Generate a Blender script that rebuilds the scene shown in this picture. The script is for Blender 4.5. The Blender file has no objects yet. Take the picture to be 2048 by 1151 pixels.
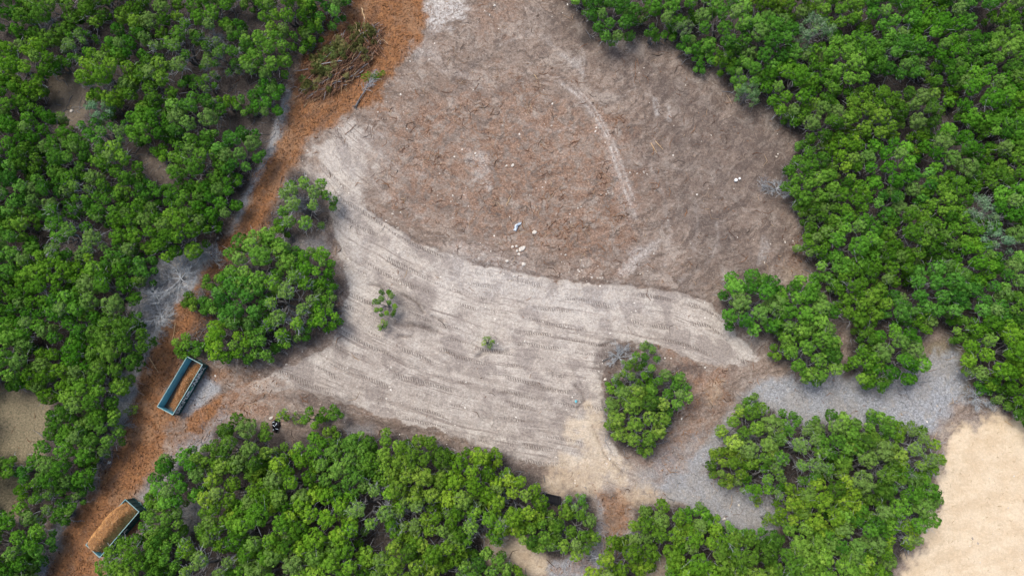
import bpy, math, random
import numpy as np
from mathutils import Vector, Matrix

SC = bpy.context.scene
COL = SC.collection
R_ = math.radians

# ------------------------------------------------------------------ camera
PW, PH, FPX = 2048.0, 1151.0, 1365.0
TILT, CAMZ = R_(12.0), 80.0
cd = bpy.data.cameras.new('drone_camera')
cam = bpy.data.objects.new('drone_camera', cd)
COL.objects.link(cam)
cam.location = (0, 0, CAMZ)
cam.rotation_euler = (TILT, 0, 0)
cd.sensor_width = 36.0
cd.lens = 36.0 * FPX / PW
cd.clip_start = 1.0
cd.clip_end = 2000.0
SC.camera = cam

# ------------------------------------------------------------------ light
SUN_EL, SUN_AZ = R_(62), R_(-52)          # azimuth from +Y towards +X (north-west = upper left)
w = bpy.data.worlds.new('World')
SC.world = w
w.use_nodes = True
nt = w.node_tree
bg = nt.nodes['Background']
sky = nt.nodes.new('ShaderNodeTexSky')
sky.sky_type = 'NISHITA'
sky.sun_disc = False
sky.sun_elevation = SUN_EL
sky.sun_rotation = SUN_AZ
sky.air_density = 1.0
sky.dust_density = 4.0
sky.ozone_density = 1.0
nt.links.new(sky.outputs['Color'], bg.inputs['Color'])
bg.inputs['Strength'].default_value = 0.15
sd = bpy.data.lights.new('sun', 'SUN')
sd.energy = 1.8
sd.angle = R_(24)
sd.color = (1.0, 0.965, 0.91)
sun = bpy.data.objects.new('sun', sd)
COL.objects.link(sun)
sv = Vector((math.sin(SUN_AZ) * math.cos(SUN_EL), math.cos(SUN_AZ) * math.cos(SUN_EL), math.sin(SUN_EL)))
sun.rotation_euler = sv.to_track_quat('Z', 'Y').to_euler()
SC.view_settings.view_transform = 'Standard'
SC.view_settings.look = 'None'
SC.view_settings.exposure = 0.42
SC.view_settings.gamma = 1.0

# ------------------------------------------------------------------ pixel <-> ground helpers (authoring only)
CT, ST = math.cos(TILT), math.sin(TILT)


def at(px, py, z=0.0):
    dx = (px - 1024.0) / FPX
    dy = -(py - 575.5) / FPX
    t = (CAMZ - z) / (CT - dy * ST)
    return Vector((dx * t, (dy * CT + ST) * t, z))


def to_px(X, Y, Z=0.0):
    v = Z - CAMZ
    dep = Y * ST - v * CT
    up = Y * CT + v * ST
    return 1024.0 + FPX * X / dep, 575.5 - FPX * up / dep


# ------------------------------------------------------------------ object helpers
def tag(o, label=None, cat=None, group=None, kind=None):
    if label:
        o['label'] = label
    if cat:
        o['category'] = cat
    if group:
        o['group'] = group
    if kind:
        o['kind'] = kind
    return o


def empty(name, loc=(0, 0, 0), rz=0.0):
    o = bpy.data.objects.new(name, None)
    COL.objects.link(o)
    o.empty_display_size = 0.3
    o.location = loc
    o.rotation_euler = (0, 0, rz)
    return o


def link(name, me, parent=None):
    o = bpy.data.objects.new(name, me)
    COL.objects.link(o)
    if parent:
        o.parent = parent
    return o


def np_mesh(name, V, Fc, mat, attrs=None, smooth=False):
    """V (n,3) float, Fc (m,k) int; attrs: name -> (n,) float"""
    me = bpy.data.meshes.new(name)
    V = np.ascontiguousarray(V, dtype=np.float32)
    Fc = np.ascontiguousarray(Fc, dtype=np.int32)
    m, k = Fc.shape
    me.vertices.add(len(V))
    me.vertices.foreach_set('co', V.ravel())
    me.loops.add(m * k)
    me.loops.foreach_set('vertex_index', Fc.ravel())
    me.polygons.add(m)
    me.polygons.foreach_set('loop_start', np.arange(0, m * k, k, dtype=np.int32))
    try:
        me.polygons.foreach_set('loop_total', np.full(m, k, dtype=np.int32))
    except Exception:
        pass
    if smooth:
        me.polygons.foreach_set('use_smooth', np.ones(m, dtype=bool))
    if attrs:
        for an, av in attrs.items():
            a = me.attributes.new(an, 'FLOAT', 'POINT')
            a.data.foreach_set('value', np.ascontiguousarray(av, dtype=np.float32))
    me.materials.append(mat)
    me.update(calc_edges=True)
    me.validate()
    return me


class MB:
    """collects boxes, bars and tubes into one mesh"""

    def __init__(self):
        self.v, self.f, self.t = [], [], []

    def box(self, c, half, ax=None, tone=0.5):
        c = Vector(c)
        if ax is None:
            ax = (Vector((1, 0, 0)), Vector((0, 1, 0)), Vector((0, 0, 1)))
        b = len(self.v)
        for sz in (-1, 1):
            for sy in (-1, 1):
                for sx in (-1, 1):
                    self.v.append(c + ax[0] * half[0] * sx + ax[1] * half[1] * sy + ax[2] * half[2] * sz)
                    self.t.append(tone)
        for q in ((0, 2, 3, 1), (4, 5, 7, 6), (0, 1, 5, 4), (2, 6, 7, 3), (0, 4, 6, 2), (1, 3, 7, 5)):
            self.f.append([b + i for i in q])

    def tube(self, pts, rad, n=5, tone=0.5, cap=True):
        pts = [Vector(p) for p in pts]
        b = len(self.v)
        ref = Vector((0.31, 0.17, 0.93)).normalized()
        for i, p in enumerate(pts):
            d = (pts[min(i + 1, len(pts) - 1)] - pts[max(i - 1, 0)])
            if d.length < 1e-6:
                d = Vector((0, 0, 1))
            d.normalize()
            if abs(d.dot(ref)) > 0.97:
                r2 = Vector((1, 0, 0))
            else:
                r2 = ref
            s = d.cross(r2).normalized()
            u = d.cross(s)
            r = rad[i] if hasattr(rad, '__len__') else rad
            for k in range(n):
                a = 2 * math.pi * k / n
                self.v.append(p + s * (math.cos(a) * r) + u * (math.sin(a) * r))
                self.t.append(tone)
        for i in range(len(pts) - 1):
            for k in range(n):
                k2 = (k + 1) % n
                self.f.append([b + i * n + k, b + i * n + k2, b + (i + 1) * n + k2, b + (i + 1) * n + k])
        if cap:
            self.f.append([b + k for k in range(n)][::-1])
            e = b + (len(pts) - 1) * n
            self.f.append([e + k for k in range(n)])

    def poly(self, pts, faces, tone=0.5):
        b = len(self.v)
        for p in pts:
            self.v.append(Vector(p))
            self.t.append(tone)
        for f in faces:
            self.f.append([b + i for i in f])

    def mesh(self, name, mat, smooth=False):
        me = bpy.data.meshes.new(name)
        me.from_pydata([tuple(p) for p in self.v], [], self.f)
        a = me.attributes.new('tone', 'FLOAT', 'POINT')
        a.data.foreach_set('value', np.array(self.t, dtype=np.float32))
        me.materials.append(mat)
        if smooth:
            me.polygons.foreach_set('use_smooth', np.ones(len(me.polygons), dtype=bool))
        me.update()
        return me

    def build(self, name, mat, parent=None, smooth=False):
        return link(name, self.mesh(name, mat, smooth), parent)


# ------------------------------------------------------------------ node helpers
class NG:
    def __init__(self, mat):
        self.m = mat
        mat.use_nodes = True
        self.t = mat.node_tree
        self.b = self.t.nodes['Principled BSDF']
        self.b.inputs['Roughness'].default_value = 0.85
        self.b.inputs['Specular IOR Level'].default_value = 0.2

    def n(self, ty):
        return self.t.nodes.new(ty)

    def l(self, a, b):
        self.t.links.new(a, b)

    def val(self, sock, v):
        if hasattr(v, 'is_output') or isinstance(v, bpy.types.NodeSocket):
            self.l(v, sock)
        elif isinstance(v, (tuple, list)):
            sock.default_value = tuple(v) + ((1.0,) if len(v) == 3 and len(sock.default_value) == 4 else ())
        else:
            sock.default_value = v

    def attr(self, name):
        a = self.n('ShaderNodeAttribute')
        a.attribute_name = name
        return a.outputs['Fac']

    def mix(self, fac, a, b, mode='MIX'):
        m = self.n('ShaderNodeMix')
        m.data_type = 'RGBA'
        m.blend_type = mode
        self.val(m.inputs[0], fac)
        self.val(m.inputs[6], a)
        self.val(m.inputs[7], b)
        return m.outputs[2]

    def math(self, op, a, b=0.0, c=None, clamp=False):
        m = self.n('ShaderNodeMath')
        m.operation = op
        m.use_clamp = clamp
        self.val(m.inputs[0], a)
        self.val(m.inputs[1], b)
        if c is not None:
            self.val(m.inputs[2], c)
        return m.outputs[0]

    def step(self, v, lo, hi, a=0.0, b=1.0):
        m = self.n('ShaderNodeMapRange')
        m.interpolation_type = 'SMOOTHSTEP'
        self.val(m.inputs[0], v)
        for i, q in enumerate((lo, hi, a, b)):
            self.val(m.inputs[1 + i], q)
        return m.outputs[0]

    def pos(self):
        return self.n('ShaderNodeTexCoord').outputs['Object']

    def noise(self, vec, scale, detail=4.0, rough=0.55, dist=0.0):
        m = self.n('ShaderNodeTexNoise')
        if vec is not None:
            self.l(vec, m.inputs['Vector'])
        m.inputs['Scale'].default_value = scale
        m.inputs['Detail'].default_value = detail
        m.inputs['Roughness'].default_value = rough
        m.inputs['Distortion'].default_value = dist
        return m.outputs['Fac']

    def vor(self, vec, scale, feat='F1', out='Distance'):
        m = self.n('ShaderNodeTexVoronoi')
        m.feature = feat
        self.l(vec, m.inputs['Vector'])
        m.inputs['Scale'].default_value = scale
        return m.outputs[out]

    def mapping(self, vec, scale=(1, 1, 1), rot=(0, 0, 0)):
        m = self.n('ShaderNodeMapping')
        self.l(vec, m.inputs['Vector'])
        m.inputs['Scale'].default_value = scale
        m.inputs['Rotation'].default_value = rot
        return m.outputs['Vector']

    def xyz(self, x, y, z=0.0):
        m = self.n('ShaderNodeCombineXYZ')
        self.val(m.inputs[0], x)
        self.val(m.inputs[1], y)
        self.val(m.inputs[2], z)
        return m.outputs[0]

    def bump(self, h, dist=0.05, strength=0.6):
        m = self.n('ShaderNodeBump')
        self.l(h, m.inputs['Height'])
        m.inputs['Distance'].default_value = dist
        m.inputs['Strength'].default_value = strength
        self.l(m.outputs['Normal'], self.b.inputs['Normal'])

    def color(self, c):
        self.val(self.b.inputs['Base Color'], c)

    def objcolor(self):
        return self.n('ShaderNodeObjectInfo').outputs['Color']


def M(name):
    m = bpy.data.materials.new(name)
    return NG(m)


# ------------------------------------------------------------------ materials
def leaf_mat(name, dark, mid, light):
    g = M(name)
    t = g.attr('tone')
    c = g.mix(g.step(t, 0.0, 0.5), dark, mid)
    c = g.mix(g.step(t, 0.5, 1.0), c, light)
    c = g.mix(1.0, c, g.objcolor(), 'MULTIPLY')
    c = g.mix(g.attr('grey'), c, (0.200, 0.310, 0.085))
    g.color(c)
    g.b.inputs['Roughness'].default_value = 0.8
    g.b.inputs['Specular IOR Level'].default_value = 0.06
    tr = g.n('ShaderNodeBsdfTranslucent')
    g.l(c, tr.inputs['Color'])
    ms = g.n('ShaderNodeMixShader')
    ms.inputs[0].default_value = 0.22
    out = g.t.nodes['Material Output']
    g.l(g.b.outputs[0], ms.inputs[1])
    g.l(tr.outputs[0], ms.inputs[2])
    g.l(ms.outputs[0], out.inputs['Surface'])
    return g.m


MAT = {}
MAT['juniper'] = leaf_mat('juniper_foliage', (0.038, 0.122, 0.009), (0.103, 0.265, 0.018), (0.235, 0.450, 0.042))
MAT['pale_leaf'] = leaf_mat('pale_foliage', (0.10, 0.20, 0.07), (0.17, 0.31, 0.12), (0.27, 0.43, 0.19))
MAT['cut_leaf'] = leaf_mat('cut_foliage', (0.050, 0.058, 0.018), (0.125, 0.140, 0.040), (0.27, 0.255, 0.100))


def wood_mat(name, a, b, scale=6.0):
    g = M(name)
    p = g.pos()
    f = g.noise(g.mapping(p, (1, 1, 0.3)), scale, 4, 0.6)
    c = g.mix(g.step(f, 0.3, 0.7), a, b)
    t = g.attr('tone')
    c = g.mix(g.step(t, 0.4, 1.0, 0.0, 0.8), c, tuple(min(1, 1.8 * x) for x in b))
    g.color(c)
    return g.m


MAT['bark'] = wood_mat('juniper_bark', (0.075, 0.070, 0.068), (0.17, 0.165, 0.165))
MAT['dead'] = wood_mat('dead_grey_wood', (0.23, 0.245, 0.26), (0.42, 0.445, 0.46))
MAT['cutwood'] = wood_mat('cut_red_wood', (0.095, 0.046, 0.027), (0.29, 0.155, 0.088))
MAT['palewood'] = wood_mat('split_pale_wood', (0.38, 0.24, 0.12), (0.60, 0.45, 0.27))


def simple(name, c, rough=0.7, var=0.25, scale=3.0, metallic=0.0):
    g = M(name)
    f = g.noise(g.pos(), scale, 5, 0.6)
    c2 = tuple(x * (1 - var) for x in c)
    g.color(g.mix(g.step(f, 0.3, 0.7), c2, c))
    g.b.inputs['Roughness'].default_value = rough
    g.b.inputs['Metallic'].default_value = metallic
    return g.m


def chip_mat(name, cols):
    g = M(name)
    t = g.attr('tone')
    c = cols[0]
    n = len(cols) - 1
    for i in range(n):
        c = g.mix(g.step(t, i / n, (i + 1) / n), c, cols[i + 1])
    g.color(c)
    return g.m


MAT['chip_orange'] = chip_mat('orange_wood_chips', [(0.070, 0.034, 0.018), (0.19, 0.090, 0.038), (0.33, 0.160, 0.066), (0.46, 0.29, 0.155)])
MAT['chip_debris'] = chip_mat('root_and_wood_debris', [(0.040, 0.026, 0.020), (0.15, 0.068, 0.038), (0.30, 0.145, 0.070), (0.52, 0.39, 0.25)])
MAT['chip_grey'] = chip_mat('weathered_twigs', [(0.08, 0.08, 0.085), (0.24, 0.25, 0.27), (0.36, 0.37, 0.40), (0.50, 0.50, 0.50)])
MAT['chip_stone'] = chip_mat('limestone', [(0.30, 0.26, 0.22), (0.50, 0.45, 0.39), (0.72, 0.68, 0.61)])
MAT['straw'] = chip_mat('dry_straw', [(0.30, 0.22, 0.12), (0.46, 0.36, 0.22), (0.66, 0.54, 0.36)])


def steel(name, c, worn):
    g = M(name)
    p = g.pos()
    f = g.noise(p, 1.3, 6, 0.65)
    f2 = g.noise(g.mapping(p, (3, 3, 0.6)), 2.5, 5, 0.7)
    cc = g.mix(g.step(f, 0.35, 0.75), c, worn)
    cc = g.mix(g.step(f2, 0.62, 0.8, 0, 0.7), cc, (0.10, 0.06, 0.04))
    g.color(cc)
    g.b.inputs['Roughness'].default_value = 0.5
    g.b.inputs['Specular IOR Level'].default_value = 0.4
    return g.m


MAT['steel_out'] = steel('dark_green_painted_steel', (0.004, 0.060, 0.062), (0.008, 0.085, 0.085))
MAT['steel_in'] = steel('faded_blue_steel', (0.13, 0.41, 0.50), (0.20, 0.50, 0.57))
MAT['steel_rim'] = steel('worn_rim_steel', (0.11, 0.27, 0.28), (0.30, 0.40, 0.39))
MAT['steel_floor'] = steel('rusty_floor_steel', (0.05, 0.045, 0.04), (0.09, 0.06, 0.04))
MAT['white_paint'] = simple('white_marking_paint', (0.86, 0.92, 0.93), 0.6, 0.15, 6)
MAT['green_paint'] = simple('green_marking_paint', (0.10, 0.42, 0.30), 0.6, 0.3, 6)
MAT['white_plastic'] = simple('white_plastic', (0.80, 0.80, 0.78), 0.4, 0.08, 8)
MAT['lavender_plastic'] = simple('pale_blue_plastic', (0.62, 0.70, 0.78), 0.4, 0.15, 8)
MAT['black_plastic'] = simple('black_plastic', (0.014, 0.014, 0.018), 0.35, 0.3, 8)
MAT['cyan_plastic'] = simple('cyan_plastic', (0.16, 0.52, 0.60), 0.4, 0.1, 8)
MAT['limestone'] = simple('white_limestone', (0.66, 0.61, 0.53), 0.9, 0.3, 7)


def heap_mat(name, a, b, c):
    g = M(name)
    p = g.pos()
    f = g.noise(p, 2.2, 8, 0.7)
    f2 = g.noise(p, 9.0, 5, 0.7)
    cc = g.mix(g.step(f, 0.35, 0.62), a, b)
    cc = g.mix(g.step(f2, 0.52, 0.72), cc, c)
    g.color(cc)
    g.bump(f2, 0.12, 0.9)
    return g.m


MAT['mulch_dark'] = heap_mat('brown_mulch', (0.13, 0.050, 0.018), (0.25, 0.105, 0.035), (0.36, 0.19, 0.075))
MAT['mulch_light'] = heap_mat('fresh_orange_mulch', (0.36, 0.175, 0.060), (0.52, 0.27, 0.100), (0.62, 0.38, 0.17))

# ------------------------------------------------------------------ numpy noise + polygon distance
NR = np.random.RandomState(11)


def lattice(x, y, seed):
    r = np.random.RandomState(seed).rand(256, 256).astype(np.float32)
    xi = np.floor(x).astype(np.int64)
    yi = np.floor(y).astype(np.int64)
    fx = x - xi
    fy = y - yi
    fx = fx * fx * (3 - 2 * fx)
    fy = fy * fy * (3 - 2 * fy)
    a, b = xi & 255, yi & 255
    a1, b1 = (xi + 1) & 255, (yi + 1) & 255
    return (r[a, b] * (1 - fx) + r[a1, b] * fx) * (1 - fy) + (r[a, b1] * (1 - fx) + r[a1, b1] * fx) * fy


def fbm(x, y, freq, octv=4, seed=1, gain=0.55):
    s = np.zeros_like(x)
    amp, tot = 1.0, 0.0
    for o in range(octv):
        s += amp * (lattice(x * freq + 37.3 * o, y * freq + 11.7 * o, seed + o) * 2 - 1)
        tot += amp
        amp *= gain
        freq *= 2.03
    return s / tot * 1.6


def sdf(px, py, poly):
    """signed distance, positive inside"""
    px = np.asarray(px, dtype=np.float64)
    py = np.asarray(py, dtype=np.float64)
    d = np.full(px.shape, 1e18)
    ins = np.zeros(px.shape, dtype=bool)
    n = len(poly)
    for i in range(n):
        ax, ay = poly[i]
        bx, by = poly[(i + 1) % n]
        ex, ey = bx - ax, by - ay
        L = ex * ex + ey * ey + 1e-9
        t = np.clip(((px - ax) * ex + (py - ay) * ey) / L, 0, 1)
        d = np.minimum(d, (px - ax - t * ex) ** 2 + (py - ay - t * ey) ** 2)
        c = (ay > py) != (by > py)
        xx = ax + (py - ay) * ex / (ey if abs(ey) > 1e-9 else 1e-9)
        ins ^= c & (px < xx)
    d = np.sqrt(d)
    return np.where(ins, d, -d)


def sstep(v, a, b):
    t = np.clip((v - a) / (b - a), 0, 1)
    return t * t * (3 - 2 * t)


# ------------------------------------------------------------------ outlines read off the photograph (pixels)
WOODS = {
    'left wood': dict(poly=[(-60, -60), (693, -60), (697, 38), (652, 66), (617, 95), (592, 130), (577, 165), (577, 230), (548, 252), (543, 288), (517, 347), (490, 387), (474, 425), (430, 492), (398, 515), (318, 537), (296, 582), (269, 613), (299, 640), (300, 715), (286, 735), (240, 765), (242, 842), (224, 894), (204, 949), (163, 997), (137, 1045), (70, 1037), (35, 1000), (33, 960), (40, 935), (80, 915), (88, 850), (105, 795), (40, 783), (-60, 783)],
                      holes=[[(133, 144), (158, 162), (146, 205), (170, 222), (157, 260), (132, 258), (115, 234), (90, 206)], [(274, 308), (308, 303), (322, 338), (345, 372), (325, 376), (292, 335)], [(440, 160), (508, 168), (503, 196), (450, 190)], [(445, 238), (535, 236), (530, 256), (450, 262)], [(495, 18), (512, 20), (516, 50), (498, 48)]]),
    'bottom left corner wood': dict(poly=[(-60, 1033), (62, 1038), (100, 1077), (112, 1095), (82, 1135), (70, 1200), (-60, 1200)], holes=[]),
    'bottom middle wood': dict(poly=[(219, 1106), (236, 1096), (284, 1082), (295, 1041), (284, 1000), (301, 960), (342, 923), (404, 890), (411, 854), (455, 848), (490, 844), (527, 854), (545, 887), (590, 892), (604, 868), (640, 856), (700, 850), (769, 866), (830, 878), (878, 880), (920, 906), (971, 899), (1009, 912), (1022, 936), (1084, 954), (1093, 976), (1089, 1007), (1110, 1022), (1122, 1000), (1142, 983), (1183, 988), (1189, 1031), (1199, 1072), (1173, 1101), (1118, 1121), (1080, 1108), (1050, 1073), (1005, 1071), (976, 1096), (985, 1123), (1067, 1147), (1067, 1200), (225, 1200)],
                              holes=[[(373, 1003), (408, 1025), (392, 1062), (362, 1068)], [(712, 1056), (765, 1073), (758, 1108), (714, 1102)], [(868, 1128), (905, 1128), (905, 1200), (868, 1200)], [(1080, 978), (1128, 980), (1128, 1016), (1080, 1014)]]),
    'right wood': dict(poly=[(1128, -60), (1139, 17), (1176, 31), (1168, 82), (1210, 88), (1262, 72), (1290, 87), (1347, 84), (1378, 146), (1430, 139), (1457, 187), (1512, 204), (1553, 235), (1594, 267), (1598, 308), (1560, 342), (1565, 383), (1584, 424), (1605, 448), (1609, 525), (1647, 572), (1652, 607), (1688, 632), (1724, 650), (1793, 647), (1830, 676), (1868, 656), (1909, 676), (1937, 690), (1924, 722), (1943, 752), (1960, 785), (1995, 812), (2029, 835), (2110, 842), (2110, -60)], holes=[]),
    'clump right of the clearing': dict(poly=[(1440, 620), (1470, 570), (1500, 552), (1532, 552), (1552, 590), (1600, 558), (1640, 568), (1657, 610), (1642, 635), (1672, 660), (1687, 710), (1670, 752), (1610, 747), (1550, 717), (1543, 690), (1558, 668), (1520, 672), (1480, 652)], holes=[]),
    'rounded clump above the grey mulch': dict(poly=[(1690, 690), (1720, 658), (1800, 653), (1832, 680), (1852, 715), (1847, 755), (1790, 782), (1720, 782), (1688, 740)], holes=[]),
    'bottom right clump': dict(poly=[(1475, 796), (1502, 786), (1533, 806), (1581, 817), (1600, 844), (1656, 837), (1697, 841), (1735, 825), (1783, 834), (1848, 854), (1867, 887), (1879, 928), (1863, 966), (1880, 1010), (1863, 1041), (1826, 1053), (1829, 1089), (1812, 1122), (1778, 1142), (1767, 1200), (1330, 1200), (1330, 1122), (1287, 1099), (1270, 1048), (1273, 1015), (1323, 998), (1380, 1005), (1416, 1029), (1485, 1053), (1540, 1058), (1580, 1051), (1553, 1014), (1512, 999), (1464, 971), (1413, 945), (1421, 914), (1455, 877), (1476, 843)], holes=[]),
    'small clump at the bottom edge': dict(poly=[(1193, 1113), (1240, 1098), (1282, 1113), (1287, 1151), (1280, 1200), (1193, 1200), (1188, 1140)], holes=[]),
    'clump inside the tyre tracks': dict(poly=[(1220, 755), (1290, 743), (1350, 748), (1380, 775), (1357, 825), (1325, 868), (1315, 892), (1289, 909), (1241, 896), (1213, 870), (1210, 790)], holes=[]),
    'upper island beside the orange track': dict(poly=[(578, 340), (604, 342), (637, 373), (652, 397), (666, 446), (630, 478), (582, 481), (534, 461), (541, 431), (566, 385)], holes=[]),
    'lower island beside the orange track': dict(poly=[(510, 481), (578, 484), (616, 501), (656, 515), (662, 541), (686, 561), (673, 585), (676, 647), (635, 673), (582, 697), (534, 714), (503, 731), (472, 724), (421, 711), (363, 714), (347, 683), (388, 669), (402, 640), (371, 604), (383, 583), (410, 600), (421, 556), (455, 529), (472, 501)], holes=[]),
}
CURVE0 = [(560, 250), (640, 330), (690, 388), (730, 415), (790, 455), (860, 492), (960, 527), (1060, 547), (1150, 560), (1260, 568), (1350, 580), (1420, 603), (1500, 655), (1600, 760)]
CURVE1 = [(480, 700), (560, 745), (650, 775), (750, 815), (900, 862), (1000, 882), (1160, 908), (1260, 940), (1400, 1010), (1600, 1100)]

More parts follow.
